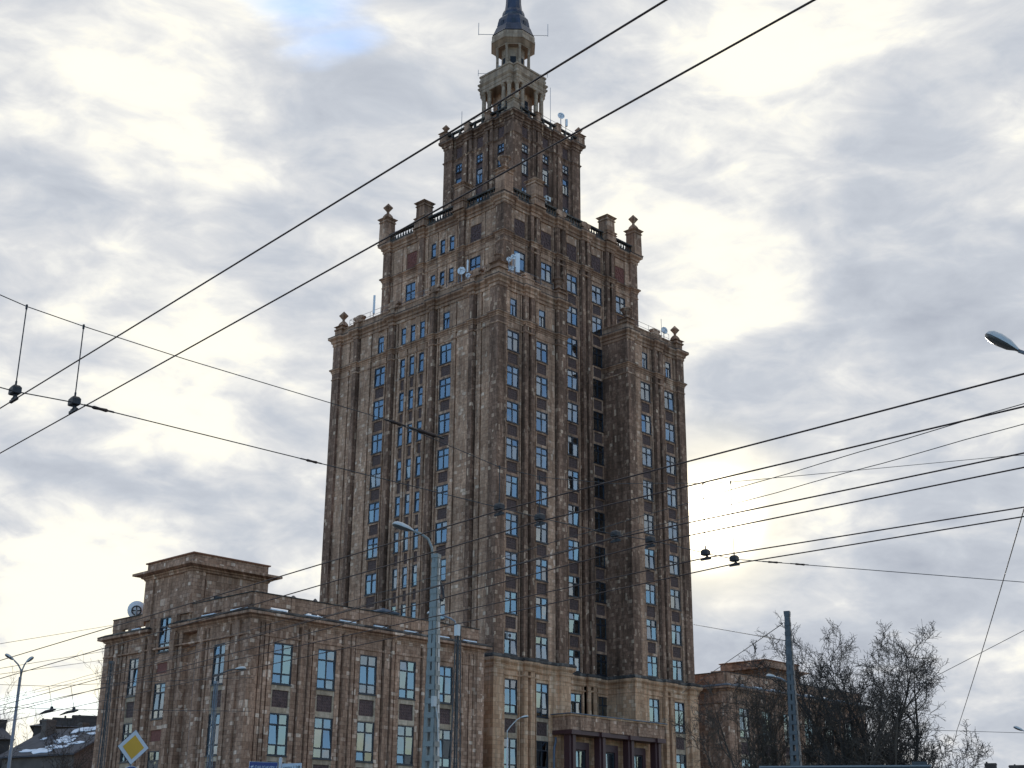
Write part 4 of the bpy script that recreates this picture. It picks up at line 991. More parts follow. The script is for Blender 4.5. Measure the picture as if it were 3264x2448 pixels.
wire('trolley_wire', 'thick trolley wire rising across tower top, right one of the near pair', [ext(w2b, w2a, 60), w2a, w2b, ext(w2a, w2b, 30)], 0.0068, group='trolley wires')
FIT = [(-78.83, -71.55), (-78.24, -71.67), (-72.13, -71.83), (-71.35, -71.84), (-69.87, -71.96), (-69.26, -72.11), (-68.0, -72.18), (-67.35, -72.25)]
UP = [6.95, 6.87, 6.58, 6.60, 6.78, 6.88, 7.12, 7.26]
low = [(-92, -71.2, 6.35), *[(x, y, 6.02) for x, y in FIT], (-62.7, -74.79, 6.01), (-54, -79.6, 6.3)]
hi = [(-92, -71.0, 8.9), *[(x, y, z) for (x, y), z in zip(FIT, UP)], (-64.95, -73.56, 7.74), (-62.78, -74.75, 8.18), (-54, -79.6, 9.6)]
hi.insert(3, (-77.0, -71.7, 6.83)); hi.insert(4, (-74.0, -71.78, 6.79))
wire('span_wire', 'lower cross wire carrying all the trolley wire hangers across the picture', low, 0.006, 'cable', seg=3)
wire('span_wire', 'upper cross wire from which the hanger rods drop, sagging across the tower', hi, 0.005, 'cable', seg=3)
HL = ['leftmost trolley wire hanger, against the sky at the left edge', 'second trolley wire hanger from the left, beside a turnbuckle', 'trolley wire hanger in front of tower near corner',
      'trolley wire hanger in front of tower, second window column', 'trolley wire hanger before the shaded recess of the tower, left one', 'trolley wire hanger before right block of the tower, right one',
      'trolley wire hanger against bright sky right of the tower, left one', 'rightmost trolley wire hanger, against the sky right of the tower']
for i, ((x, y), zu) in enumerate(zip(FIT, UP)):
    g = big_thing('wire_hanger', HL[i], 'wire hanger', (x, y, 5.95), 'trolley wire hangers')
    k = 'ww' if i < 2 else 'abcdef'[i-2]
    d = (Vector(w1b)-Vector(w1a)).normalized() if i == 0 else (Vector(w2b)-Vector(w2a)).normalized() if i == 1 else (Vector((*CW[k][2], Zc))-Vector((*CW[k][1], Zc))).normalized()
    e = Vector((-d.y, d.x, 0)); c = Vector((x, y, 0))
    m = MB(); m.rings([([(p.x, p.y) for p in (c+d*a*s1+e*b*s2 for s1, s2 in ((-1, -1), (1, -1), (1, 1), (-1, 1)))], z) for a, b, z in ((0.05, 0.035, 5.985), (0.062, 0.045, 5.995), (0.058, 0.045, 6.055), (0.035, 0.03, 6.08))]); m.build('insulator_cap', 'hanger', g)
    m = MB(); m.tube([c+Vector((0, 0, 5.99))+d*0.01, c+Vector((0, 0, 5.965))+d*0.03, c+Vector((0, 0, 5.94))+d*0.0], [0.022, 0.02, 0.024], 6); m.build('arm', 'hanger', g)
    m = MB(); m.obox(c+Vector((0, 0, 5.928)), d*0.09, e*0.013, (0, 0, 0.014)); m.obox(c+Vector((0, 0, 5.945)), d*0.055, e*0.012, (0, 0, 0.01)); m.build('clamp', 'hanger', g)
    if i not in (4, 5):
        m = MB(); m.tube([c+Vector((0, 0, 6.08)), c+Vector((0, 0, zu))], 0.0065, 5); m.tube([c+Vector((0, 0, zu-0.03)), c+Vector((0, 0, zu+0.02))], 0.012, 5); m.tube([c+Vector((0, 0, 6.08)), c+Vector((0, 0, 6.13))], 0.011, 5); m.build('drop_rod', 'hanger', g)
# the next span along the street, far left: two line hangers with long clamps
wire('span_wire', 'distant lower cross wire at far left above the chimneys', [(-66.5, -40.2, 6.03), (-64.37, -41.88, 6.03), (-63.05, -42.73, 6.03), (-62.42, -43.1, 6.03), (-58, -46.5, 6.1)], 0.009, 'cable', seg=3)
wire('span_wire', 'distant upper cross wire at far left above the chimneys', [(-66.5, -40.6, 6.72), (-63.23, -42.64, 6.73), (-62.6, -42.95, 6.8), (-58, -46.5, 7.2)], 0.008, 'cable', seg=3)
for lab, (x, y), (hx, hy, hz), d in (('distant long line hanger at far left, left one', (-63.05, -42.73), (-63.2, -42.66, 6.73), Vector((-0.13, -0.99, 0))), ('distant long line hanger at far left, right one', (-62.45, -43.05), (-62.6, -42.95, 6.8), Vector((-0.1, -0.99, 0)))):
    g = big_thing('wire_hanger', lab, 'wire hanger', (x, y, 5.9), 'distant line hangers'); c = Vector((x, y, 5.98))
    m = MB(); m.tube([c-d*1.1-Vector((0, 0, 0.05)), c-d*0.5, c, c+d*0.35], [0.015, 0.045, 0.05, 0.02], 6); m.build('clamp', 'hanger', g)
    m = MB(); m.tube([c, c+Vector((0, 0, 0.12))], 0.05, 6); m.build('insulator_cap', 'hanger', g)
    m = MB(); m.tube([c+Vector((0, 0, 0.1)), (hx, hy, hz)], 0.008, 5); m.build('drop_rod', 'hanger', g)
def turnbuckle(label, a, b, r=0.017):
    a, b = Vector(a), Vector(b); g = big_thing('turnbuckle', label, 'turnbuckle', a)
    m = MB(); m.tube([a, a.lerp(b, 0.15), a.lerp(b, 0.5), a.lerp(b, 0.85), b], [r*0.4, r, r*0.75, r, r*0.4], 7); m.build('barrel', 'turnbuckle', g, smooth=True)
    m = MB(); m.tube([a.lerp(b, -0.4), a], r*0.55, 5); m.tube([b, b.lerp(a, -0.3)], r*0.55, 5); m.build('eye_rod', 'hanger', g)
turnbuckle('rust brown turnbuckle right beside the second hanger on the left', (-78.05, -71.675, 6.02), (-77.85, -71.68, 6.02), 0.02)
turnbuckle('brown turnbuckle on the lower cross wire at the left edge of the tower', (-75.3, -71.745, 6.02), (-75.12, -71.75, 6.02))
turnbuckle('dark turnbuckle right of the rightmost hanger, nearer one', (-66.85, -72.52, 6.02), (-66.68, -72.62, 6.02))
turnbuckle('dark turnbuckle right of the rightmost hanger, farther right', (-66.43, -72.75, 6.02), (-66.26, -72.84, 6.02))
turnbuckle('dark turnbuckle on the upper cross wire over the triple windows, left end', (-74.05, -71.775, 6.79), (-73.85, -71.78, 6.785), 0.026)
turnbuckle('dark turnbuckle on the upper cross wire over the triple windows, right end', (-73.6, -71.785, 6.775), (-73.25, -71.795, 6.765), 0.03)
# twisted feeder cables and background wires
def wavy(label, a, b, r, amp, n=90):
    a, b = Vector(a), Vector(b); P = [a.lerp(b, i/n) + Vector((0, 0, amp*math.sin(i*1.9)))-Vector((0, 0, 0.5*(i/n)*(1-i/n))) for i in range(n+1)]
    m = MB(); m.tube(P, r, 5); m.build('feeder_cable', 'cable', None, label=label, category='cable', group='feeder cables')
wavy('wavy feeder cable meeting the second trolley wire at the right edge', ext((-69.93, -78.13, 6.7), (-67.6, -65.4, 6.7), 30), ext((-68.02, -67.45, 6.7), (-69.93, -78.13, 6.7), 14), 0.006, 0.006)
wavy('wavy feeder cable below it, between second and third trolley wires', ext((-69.12, -77.77, 6.7), (-66.8, -64.0, 6.7), 30), ext((-67.22, -66.65, 6.7), (-69.12, -77.77, 6.7), 14), 0.006, 0.006)
wire('guy_wire', 'near vertical guy wire hanging from the upper right down into the tree', [(-67.2, -76.98, 6.4), (-66.13, -76.39, 6.36), (-44.22, -64.22, 5.44), (-42, -62.99, 5.35)], 0.009, 'cable', sg=0.06, seg=14)
wire('guy_wire', 'thin wire from tower right edge down to the lattice pole in the tree', [(-36.3, -48.5, 11.4), (-48.3, -61.0, 8.05)], 0.012, 'cable')
wire('guy_wire', 'thin wire rising from behind the tower to the top of the lattice pole', [(-30, -43, 9.4), (-48.41, -60.87, 8.6)], 0.012, 'cable')
wire('guy_wire', 'thin wire running from the tree down to the right edge', [(-45.5, -63.3, 5.45), (-38, -66.5, 5.6)], 0.008, 'cable')
wire('guy_wire', 'faint wire rising from the tree crown to the right edge', [(-27.6, -50.6, 7.7), (-33, -65, 11.3)], 0.012, 'cable')
for lab, a, b in (('thin background wire left of the near wing, highest one', (-58.99, -29.87, 9.82), (-45.25, -14.47, 13.93)), ('thin background wire passing just over the double lamp fork', (-58.88, -29.92, 8.82), (-45.45, -14.36, 12.47)), ('thin background wire passing just under the double lamp fork', (-58.85, -29.93, 8.59), (-45.59, -14.28, 11.94))):
    wire('guy_wire', lab, [ext(b, a, 14), a, b, ext(a, b, 30)], 0.011, 'cable')

# ------------------------------------------------------------------ lattice poles and lamps
def lamp_head(start, d, length, width, parent, tilt=0.0):
    """cobra head lantern: shell above, glass bowl below"""
    start = Vector(start); d = Vector(d).normalized(); side = d.cross(Vector((0, 0, 1))).normalized(); up = side.cross(d)
    n = 12; shell = MB(); bowl = MB()
    prof = [(0.0, 0.28), (0.1, 0.45), (0.3, 0.8), (0.6, 1.0), (0.82, 0.92), (0.95, 0.6), (1.0, 0.12)]
    sv = []; bv = []
    for t, w in prof:
        c = start + d*length*t
        for i in range(n+1):
            a = math.pi*i/n; sv.append(c + side*math.cos(a)*w*width/2 + up*math.sin(a)*w*width*0.42)
            bv.append(c + side*math.cos(a)*w*width*0.47 - up*math.sin(a)*w*width*(0.26 if t > 0.25 else 0.12) - up*0.004)
    k = n+1
    fs = [(j*k+i, j*k+i+1, (j+1)*k+i+1, (j+1)*k+i) for j in range(len(prof)-1) for i in range(n)]
    shell.add(sv, fs + [tuple(range(k))]); bowl.add(bv, fs)
    h = shell.build('lamp_head', 'lamp_shell', parent, smooth=True); bowl.build('lens', 'lamp_lens', h, smooth=True)
    return h
def lattice_pole(name, label, base, ztop, wb, wt, mat, yaw, style='batten', step=0.34, arms=(), zfrom=0.0, solid_top=0.0, cat='pole', light_side=None, group='lattice poles'):
    g = big_thing(name, label, cat, (base[0], base[1], 0), group)
    cx, cy = base; H = ztop
    def corner(i, z):
        w = (wb + (wt-wb)*z/H)/2; s = ((-1, -1), (1, -1), (1, 1), (-1, 1))[i]
        x, y = s[0]*w, s[1]*w
        return Vector((cx + x*math.cos(yaw)-y*math.sin(yaw), cy + x*math.sin(yaw)+y*math.cos(yaw), z))
    lw = max(0.028, wb*0.11) if style == 'batten' else max(0.016, wb*0.055)
    for i in range(4):
        m = MB(); a, b = corner(i, 0), corner(i, H)
        for j in (i-1, i+1):
            e = (corner(j % 4, 0)-a).normalized(); e2 = (corner((2*i-j) % 4, 0)-a).normalized()
            vs = [a, a+e*lw*2.2, a+e*lw*2.2+e2*0.012, a+e2*0.012, b, b+e*lw*2.0, b+e*lw*2.0+e2*0.012, b+e2*0.012]
            m.add(vs, [(0, 3, 2, 1), (4, 5, 6, 7), (0, 1, 5, 4), (1, 2, 6, 5), (2, 3, 7, 6), (3, 0, 4, 7)])
        m.build('leg', light_side if (light_side and i in (1, 2)) else mat, g)
    m = MB(); z = 0.4; i0 = 0; inset = 0.97
    while z < H-0.05:
        for i in range(4):
            a, b = corner(i, z), corner((i+1) % 4, z); c2 = corner((i+1) % 4, min(H, z+step)); nrm = ((a+b)/2-Vector((cx, cy, z))); nrm.z = 0; nrm.normalize()
            sh = nrm*0.006
            if style == 'batten':
                q = (b-a); m.obox((a+b)/2+sh+Vector((0, 0, step*0.25)), q*0.5*0.9, nrm*0.006, (0, 0, step*0.19))
            else:
                if (i0+i) % 2: m.tube([a+sh, c2+sh], lw*0.42, 4, caps=False)
                else: m.tube([b+sh, corner(i, min(H, z+step))+sh], lw*0.42, 4, caps=False)
        z += step; i0 += 1
    m.build('bracing', mat, g, kind='stuff')
    m = MB(); m.obox((cx, cy, H+0.03), (wt*0.6*math.cos(yaw), wt*0.6*math.sin(yaw), 0), (-wt*0.6*math.sin(yaw), wt*0.6*math.cos(yaw), 0), (0, 0, 0.05)); m.build('cap_plate', mat, g)
    for arm in arms:
        m = MB(); pts = [Vector(p) for p in arm['pts']]; m.tube(pts, arm.get('r', 0.04), 8); m.build('lamp_arm', arm.get('mat', 'pole_grey'), g, smooth=True)
        lamp_head(pts[-1], arm.get('dir') or (pts[-1]-pts[-2]), arm.get('len', 0.62), arm.get('w', 0.3), g)
    return g
p1 = lattice_pole('lattice_pole', 'pale green battened lattice pole with curved lamp arm before the tower', (-61.56, -59.12), 8.85, 0.44, 0.16, 'pole_green', R(20), 'batten', 0.34,
    arms=[dict(pts=[(-61.62, -59.06, 8.8), (-61.64, -59.04, 9.1), (-61.72, -58.97, 9.33), (-61.86, -58.85, 9.45), (-62.0, -58.72, 9.52)], r=0.035, mat='pole_green', dir=(-0.37, 0.33, 0.16), len=0.58, w=0.28)], light_side='lamp_shell')
m = MB(); m.box(-61.72, -61.62, -59.35, -59.25, 5.1, 5.35); m.tube([(-61.6, -59.3, 5.1), (-61.55, -59.32, 4.8), (-61.5, -59.3, 4.3)], 0.02, 5); m.build('junction_box', 'lamp_shell', p1)
pts = [(-61.4+0.09*math.cos(a), -59.15+0.05*math.sin(a), 8.0+0.25*math.sin(a)) for a in [i*0.45 for i in range(15)]]
m = MB(); m.tube(pts, 0.03, 6); m.build('cable_coil', 'hanger', p1)
p2 = lattice_pole('lattice_pole', 'dark grey lattice pole close behind the green one, lamp facing left', (-54.9, -53.0), 8.5, 0.36, 0.14, 'pole_dark', R(15), 'x', 0.3,
    arms=[dict(pts=[(-54.94, -52.97, 8.45), (-54.98, -52.93, 8.72), (-55.1, -52.82, 8.82), (-55.28, -52.66, 8.9)], r=0.03, dir=(-0.7, 0.65, 0.1), len=0.5, w=0.25)])
m = MB(); m.box(-55.05, -54.92, -53.12, -52.98, 8.25, 8.6); m.build('junction_box', 'ac_white', p2)
lattice_pole('lattice_pole', 'dark lattice pole standing at far left end of the near wing', (-59.42, -39.77), 8.1, 0.27, 0.13, 'pole_dark', R(30), 'x', 0.32)
lattice_pole('lattice_pole', 'thin grey lattice pole with lamp before the near wing corner', (-55.7, -40.9), 7.65, 0.23, 0.12, 'pole_grey', R(25), 'x', 0.3,
    arms=[dict(pts=[(-55.7, -40.9, 7.6), (-55.69, -40.9, 7.85), (-55.6, -40.96, 8.0), (-55.36, -41.12, 8.14), (-55.15, -41.26, 8.2)], r=0.028, mat='pole_dark', dir=(0.55, -0.38, 0.05), len=0.4, w=0.22)])
lattice_pole('lattice_pole', 'bluish lattice pole rising out of the bare trees on the right', (-48.33, -61.0), 8.9, 0.42, 0.15, 'pole_blue', R(20), 'batten', 0.3,
    arms=[dict(pts=[(-48.4, -60.9, 6.8), (-48.5, -60.75, 6.92), (-48.58, -60.62, 6.96)], r=0.03, dir=(-0.6, 0.78, 0.1), len=0.3, w=0.2)])
def street_lamp(label, base, arms, r=0.07, zt=None, mat='pole_grey'):
    g = big_thing('street_lamp', label, 'street lamp', (base[0], base[1], 0), 'street lamps'); zt = zt or arms[0]['pts'][0][2]
    m = MB(); m.tube([(base[0], base[1], 0), (base[0], base[1], 1.2), (base[0], base[1], 1.25), (base[0], base[1], zt)], [r*1.5, r*1.5, r, r*0.7], 10); m.build('pole', mat, g, smooth=True)
    for a in arms:
        m = MB(); m.tube(a['pts'], a.get('r', 0.04), 8); m.build('arm', mat, g, smooth=True)
        lamp_head(a['pts'][-1], a['dir'], a.get('len', 0.62), a.get('w', 0.3), g)
street_lamp('single big street lamp head entering from the right edge, against the sky', (-62.4, -77.1),
    [dict(pts=[(-62.4, -77.1, 8.6), (-62.5, -76.95, 8.9), (-62.9, -76.2, 9.35), (-63.28, -75.42, 9.8)], dir=(-0.2, 0.52, 0.42), len=0.62, w=0.32, r=0.035)])
street_lamp('small distant street lamp head low at the right edge', (-3.2, -50.5),
    [dict(pts=[(-3.2, -50.5, 8.0), (-3.3, -50.3, 8.4), (-3.8, -49.2, 8.85), (-4.05, -48.64, 9.03)], dir=(-0.24, 0.55, 0.28), len=0.62, w=0.3)], r=0.09)
street_lamp('double headed street lamp against the glowing sky at far left', (-52.84, -19.5),
    [dict(pts=[(-52.83, -19.52, 9.9), (-52.86, -19.5, 10.25), (-53.0, -19.43, 10.5), (-53.18, -19.35, 10.68)], dir=(-0.42, 0.21, 0.28), len=0.56, w=0.27),
     dict(pts=[(-52.82, -19.52, 9.9), (-52.8, -19.53, 10.25), (-52.74, -19.56, 10.48), (-52.69, -19.58, 10.6)], dir=(0.3, -0.15, 0.3), len=0.46, w=0.27)], r=0.1)
street_lamp('slim street lamp with curved arm before the base of the tower', (-23.7, -24.83),
    [dict(pts=[(-23.7, -24.83, 8.6), (-23.72, -24.82, 9.0), (-23.55, -24.98, 9.3), (-23.3, -25.25, 9.68), (-23.15, -25.4, 9.8)], dir=(0.5, -0.5, 0.1), len=0.5, w=0.26, r=0.03)], r=0.07, mat='lamp_shell')

# ------------------------------------------------------------------ traffic signs
def ngon_plate(parent, name, c, ex, ez, outline, d0, d1, mat, nrm):
    m = MB(); n = len(outline); c = Vector(c); vs = [c + ex*x + ez*z + nrm*d for d in (d0, d1) for x, z in outline]
    m.add(vs, [tuple(range(n)), tuple(range(2*n-1, n-1, -1))] + [(i, n+i, n+(i+1) % n, (i+1) % n) for i in range(n)]); return m.build(name, mat, parent)
c = Vector((-68.23, -56.63, 3.87)); tocam = Vector((-84.57, -84.14, 3.87))-c; tocam.normalize()
nrm = Matrix.Rotation(R(28), 3, 'Z') @ tocam; ex = Vector((-nrm.y, nrm.x, 0)); ez = Vector((0, 0, 1))
ez2 = (ez + ex*0.06).normalized()
ps = big_thing('priority_sign', 'yellow diamond priority road sign with pale border', 'road sign', (c.x, c.y, 0))
sq = lambda r: [(0, -r), (r, 0), (0, r), (-r, 0)]
sq = lambda r: [(0.0, -r), (r, 0.0), (0.0, r), (-r, 0.0)]
ngon_plate(ps, 'plate', c, ex, ez2, sq(0.385), -0.012, 0.0, 'sign_black', nrm); ngon_plate(ps, 'border', c, ex, ez2, sq(0.375), 0.002, 0.005, 'sign_white', nrm); ngon_plate(ps, 'yellow_field', c, ex, ez2, sq(0.262), 0.007, 0.010, 'sign_yellow', nrm)
m = MB(); pb = c - nrm*0.05; m.tube([(pb.x, pb.y, 0), (pb.x, pb.y, 4.2)], 0.03, 8); m.build('post', 'pole_grey', ps, smooth=True)
c2 = Vector((c.x-0.0, c.y, 3.22)); rs = big_thing('direction_sign', 'round blue mandatory sign with white arrow, cut by the bottom edge', 'road sign', (c.x, c.y, 0))
circ = lambda r: [(r*math.cos(2*math.pi*i/36), r*math.sin(2*math.pi*i/36)) for i in range(36)]
ngon_plate(rs, 'plate', c2, ex, ez2, circ(0.25), -0.012, 0.0, 'sign_white', nrm); ngon_plate(rs, 'blue_field', c2, ex, ez2, circ(0.238), 0.002, 0.005, 'sign_blue', nrm)
ngon_plate(rs, 'arrow', c2+ez2*0.01, ex, ez2, [(-0.035, -0.18), (0.035, -0.18), (0.035, 0.04), (0.10, 0.04), (0.0, 0.2), (-0.10, 0.04), (-0.035, 0.04)], 0.007, 0.010, 'sign_white', nrm)
def text_mesh(body, size):
    cu = bpy.data.curves.new('lettering', 'FONT'); cu.body = body; cu.size = size; cu.align_x = 'LEFT'; cu.extrude = 0.001
    ob = bpy.data.objects.new('tmp', cu); COL.objects.link(ob); dg = bpy.context.evaluated_depsgraph_get()
    me = bpy.data.meshes.new_from_object(ob.evaluated_get(dg)); bpy.data.objects.remove(ob); return me
def sign_board(parent, name, o, ex, nrm, w, h, back, field, ink, body, size, tx, tz, arrow, ax, border=0.012):
    """o: lower left corner"""
    ez = Vector((0, 0, 1)); rect = lambda x0, x1, z0, z1: [(x0, z0), (x1, z0), (x1, z1), (x0, z1)]
    b = ngon_plate(parent, name, o, ex, ez, rect(0, w, 0, h), -0.02, 0.0, back, nrm); ngon_plate(b, 'field', o, ex, ez, rect(border, w-border, border, h-border), 0.002, 0.004, field, nrm)
    me = text_mesh(body, size); me.materials.append(MATS[ink]); M = Matrix((ex, ez, nrm)).transposed().to_4x4(); M.translation = Vector(o) + ex*tx + ez*tz + nrm*0.007
    link('lettering', me, b, mat=M)
    ngon_plate(b, 'arrow', Vector(o)+ex*ax+ez*(h*0.5), ex, ez, arrow, 0.005, 0.008, ink, nrm)
pc = Vector((-66.12, -59.23, 0)); sp = big_thing('street_sign_post', 'pale round sign post with a blue and a white name board', 'street sign', tuple(pc))
m = MB(); m.tube([(pc.x, pc.y, 0), (pc.x, pc.y, 3.6), (pc.x, pc.y, 3.64), (pc.x, pc.y, 3.66)], [0.037, 0.037, 0.03, 0.012], 12); m.build('post', 'post_white', sp, smooth=True)
m = MB(); m.tube([(pc.x, pc.y, 3.63), (pc.x, pc.y, 3.645)], 0.041, 12); m.build('post_cap', 'post_white', sp)
tc = (Vector((-84.57, -84.14, 0))-pc).normalized(); exs = Vector((-tc.y, tc.x, 0))
nb = Matrix.Rotation(R(12), 3, 'Z') @ tc; exb = Vector((-nb.y, nb.x, 0)); nw = Matrix.Rotation(R(-38), 3, 'Z') @ tc; exw = Vector((-nw.y, nw.x, 0))
sign_board(sp, 'blue_board', pc + Vector((0, 0, 3.33)) - exb*0.68, exb, nb, 0.62, 0.22, 'sign_white', 'sign_blue', 'sign_white', 'DAUGAVPILS', 0.085, 0.12, 0.08, [(-0.03, 0.0), (-0.005, -0.03), (-0.005, -0.012), (0.03, -0.012), (0.03, 0.035), (0.012, 0.035), (0.012, 0.012), (-0.005, 0.012), (-0.005, 0.03)], 0.06, 0.006)
sign_board(sp, 'white_board', pc + Vector((0, 0, 3.36)) + exw*0.05, exw, nw, 0.52, 0.165, 'sign_white', 'sign_white', 'sign_black', 'centrs 1,2', 0.095, 0.035, 0.05, [(-0.035, -0.012), (0.01, -0.012), (-0.005, -0.035), (0.012, -0.035), (0.04, 0.0), (0.012, 0.035), (-0.005, 0.035), (0.01, 0.012), (-0.035, 0.012)], 0.455)

# ------------------------------------------------------------------ dark kiosk whose roof just enters the frame
kc = Vector((-64.6, -72.0, 0)); kx = (Vector((-64.18, -73.5, 0))-Vector((-65.5, -71.29, 0))).normalized(); ky = Vector((-kx.y, kx.x, 0))
if ky.dot(Vector((1, 1, 0))) < 0: ky = -ky
kq = big_thing('kiosk', 'black flat roofed kiosk, only its roof edge entering at the bottom right', 'kiosk', tuple(kc))
kmid = Vector((-64.82, -72.42, 0)) + ky*1.0
def kbox(nm, a, b, c0, hx, hy, hz, mat): m = MB(); m.obox(kmid + kx*a + ky*b + Vector((0, 0, c0)), kx*hx, ky*hy, (0, 0, hz)); return m.build(nm, mat, kq)
kbox('wall', 0, 0.1, 1.4, 1.15, 0.8, 1.38, 'kiosk_black'); kbox('roof', 0, 0, 2.92, 1.32, 1.0, 0.105, 'kiosk_black'); kbox('roof_trim', 0.0, 0.0, 3.04, 1.34, 1.02, 0.012, 'kiosk_trim')
kbox('window', -0.3, -0.72, 1.7, 0.6, 0.02, 0.4, 'house_window'); kbox('counter', -0.3, -0.85, 1.25, 0.65, 0.13, 0.03, 'kiosk_trim'); kbox('door', 0.75, -0.72, 1.1, 0.3, 0.02, 1.0, 'kiosk_trim')
kbox('roof_box', 1.2, 0.0, 3.1, 0.12, 0.3, 0.05, 'kiosk_black')

# ------------------------------------------------------------------ houses in the distance
def house(label, c, yaw, w, d, hw, hr, wall, roof, chims, gable=False, snow=False, rows=3, wcols=5):
    """gabled town house; yaw turns its front (local -y)"""
    g = thing('town_house', label, 'house', (c[0], c[1], 0), yaw)
    m = MB()
    if gable: m.add([(-w/2, -d/2, 0), (w/2, -d/2, 0), (w/2, d/2, 0), (-w/2, d/2, 0), (-w/2, -d/2, hw), (w/2, -d/2, hw), (w/2, d/2, hw), (-w/2, d/2, hw), (0, -d/2, hr), (0, d/2, hr)],
                    [(0, 1, 5, 8, 4), (2, 3, 7, 9, 6), (1, 2, 6, 5), (3, 0, 4, 7), (0, 3, 2, 1)])
    else: m.box(-w/2, w/2, -d/2, d/2, 0, hw)
    m.build('wall', wall, g)
    e = 0.5; t = 0.18; m = MB(); sn = MB()
    if gable:
        for s in (-1, 1):
            a = [(s*(w/2+e), -d/2-e, hw-e*(hr-hw)/(w/2)), (0, -d/2-e, hr), (0, d/2+e, hr), (s*(w/2+e), d/2+e, hw-e*(hr-hw)/(w/2))]
            m.add([(x, y, z+0.02) for x, y, z in a] + [(x, y, z+t) for x, y, z in a], [(0, 1, 2, 3), (7, 6, 5, 4), (0, 4, 5, 1), (1, 5, 6, 2), (2, 6, 7, 3), (3, 7, 4, 0)])
    else:
        a = [(-w/2-e, -d/2-e, hw), (w/2+e, -d/2-e, hw), (w/2+e, d/2+e, hw), (-w/2-e, d/2+e, hw), (-w/2+1, 0, hr), (w/2-1, 0, hr)]
        m.add(a, [(0, 1, 5, 4), (1, 2, 5), (2, 3, 4, 5), (3, 0, 4), (3, 2, 1, 0)])
    rf = m.build('roof', roof, g)
    if snow:
        r = random.Random(label)
        for k in range(13):
            # ragged patches lying on the roof slope
            if gable:
                cf, cy_ = r.uniform(0.12, 0.9), r.uniform(-d/2+0.6, d/2-1.5); P = lambda f, y: (-(w/2+e)*(1-f), y, hr-(hr-hw)*(w/2+e)*(1-f)/(w/2)+t+0.03); ru, rv_ = r.uniform(0.04, 0.13), r.uniform(0.5, 1.9)
            else:
                cf, cy_ = r.uniform(0.1, 0.85), r.uniform(-w/2+1.5, w/2-1.5); P = lambda f, y: (y, -(d/2+e)*(1-f), hw+(hr-hw)*f+0.03); ru, rv_ = r.uniform(0.05, 0.15), r.uniform(0.4, 1.6)
            n_ = 11; ring = []
            for i_ in range(n_):
                a_ = 2*math.pi*i_/n_; q_ = r.uniform(0.45, 1.15); ring.append(P(min(0.98, max(0.02, cf+ru*q_*math.sin(a_))), cy_+rv_*q_*math.cos(a_)))
            q = MB(); q.add(ring + [(x, y, z+0.05) for x, y, z in ring], [tuple(range(n_)), tuple(range(n_, 2*n_))] + [(i_, (i_+1) % n_, n_+(i_+1) % n_, n_+i_) for i_ in range(n_)]); q.build('snow_patch', 'snow', g)
    for (x, y, cw, cd, z0, z1) in chims:
        q = MB(); q.box(x-cw/2, x+cw/2, y-cd/2, y+cd/2, z0, z1); q.box(x-cw/2-0.06, x+cw/2+0.06, y-cd/2-0.06, y+cd/2+0.06, z1-0.25, z1-0.1)
        nn = max(1, int(cw/0.5))
        rr = random.Random(x*7+z1)
        for i in range(nn):
            xx = x-cw/2+(i+0.5)*cw/nn
            if rr.random() < 0.3: q.box(xx-0.11, xx+0.11, y-0.13, y+0.13, z1, z1+rr.uniform(0.08, 0.3))
        q.build('chimney', wall, g)
    for r_ in range(rows):
        for k in range(wcols):
            x = -w/2+(k+0.5)*w/wcols; z = 1.2+r_*3.4
            if z+1.8 > hw: continue
            q = MB(); q.box(x-0.5, x+0.5, -d/2-0.03, -d/2+0.05, z, z+1.7); q.build('window', 'house_window', g)
    return g
def yaw_to(c): v = Vector((-84.57-c[0], -84.14-c[1])); return math.atan2(v.y, v.x)+math.pi/2
cA = (1.5, 66.5); yA = yaw_to(cA)
house('dark long house with parapet wall and chimneys behind the near wing', (1.0, 66.5), yA, 16, 9, 15.6, 16.4, 'house_dark', 'house_roof',
      [(-5.0, -3, 2.2, 0.8, 15.5, 16.75), (-1.8, -3.0, 4.3, 0.9, 15.5, 17.1), (3, 0, 2, .9, 16, 17.2), (-6.9, -2.5, 1.2, .8, 15.5, 16.5)], snow=True, rows=4, wcols=6)
cB = (-8.0, 56.0); yB = yaw_to(cB)
house('brown gabled house with patches of snow on its roof at far left', (-8.4, 55.0), yB+R(38), 10.6, 12, 11.6, 14.6, 'house_brown', 'house_roof', [(-1.4, 4, 1.3, 0.8, 13.5, 15.7), (0.9, 1, 0.9, 0.7, 13.5, 15.4)], gable=True, snow=True, rows=3, wcols=4)
cC = (-19.0, 74.0); yC = yaw_to(cC)
house('dark terraced house with a row of chimneys at the left edge', (-17.5, 74.0), yC, 18, 9, 13.9, 15.8, 'house_dark', 'house_roof',
      [(4.9, -0.5, 2.0, 0.8, 14.5, 17.0), (8.0, -0.5, 1.2, 0.8, 14.5, 16.4), (1.2, -0.5, 0.8, 0.8, 14.5, 17.4), (2.9, -0.5, 2.4, 0.8, 14.5, 16.2), (-1.5, -0.5, 1.9, 0.8, 14.5, 16.3)], snow=True, rows=4, wcols=6)
cD = (98.0, -4.0); yD = yaw_to(cD)
house('far house whose chimneys just show at the bottom right corner', (98.5, -5.5), yD, 16, 9, 11.5, 13.2, 'house_dark', 'house_roof', [(-6.6, 0, 1.5, 0.9, 12, 14.3), (-3.3, 0, 2.0, 0.9, 12, 14.0), (-4.9, -.5, 1.0, .9, 12, 13.5), (4, 0, 2, .9, 12, 14)], rows=3, wcols=6)

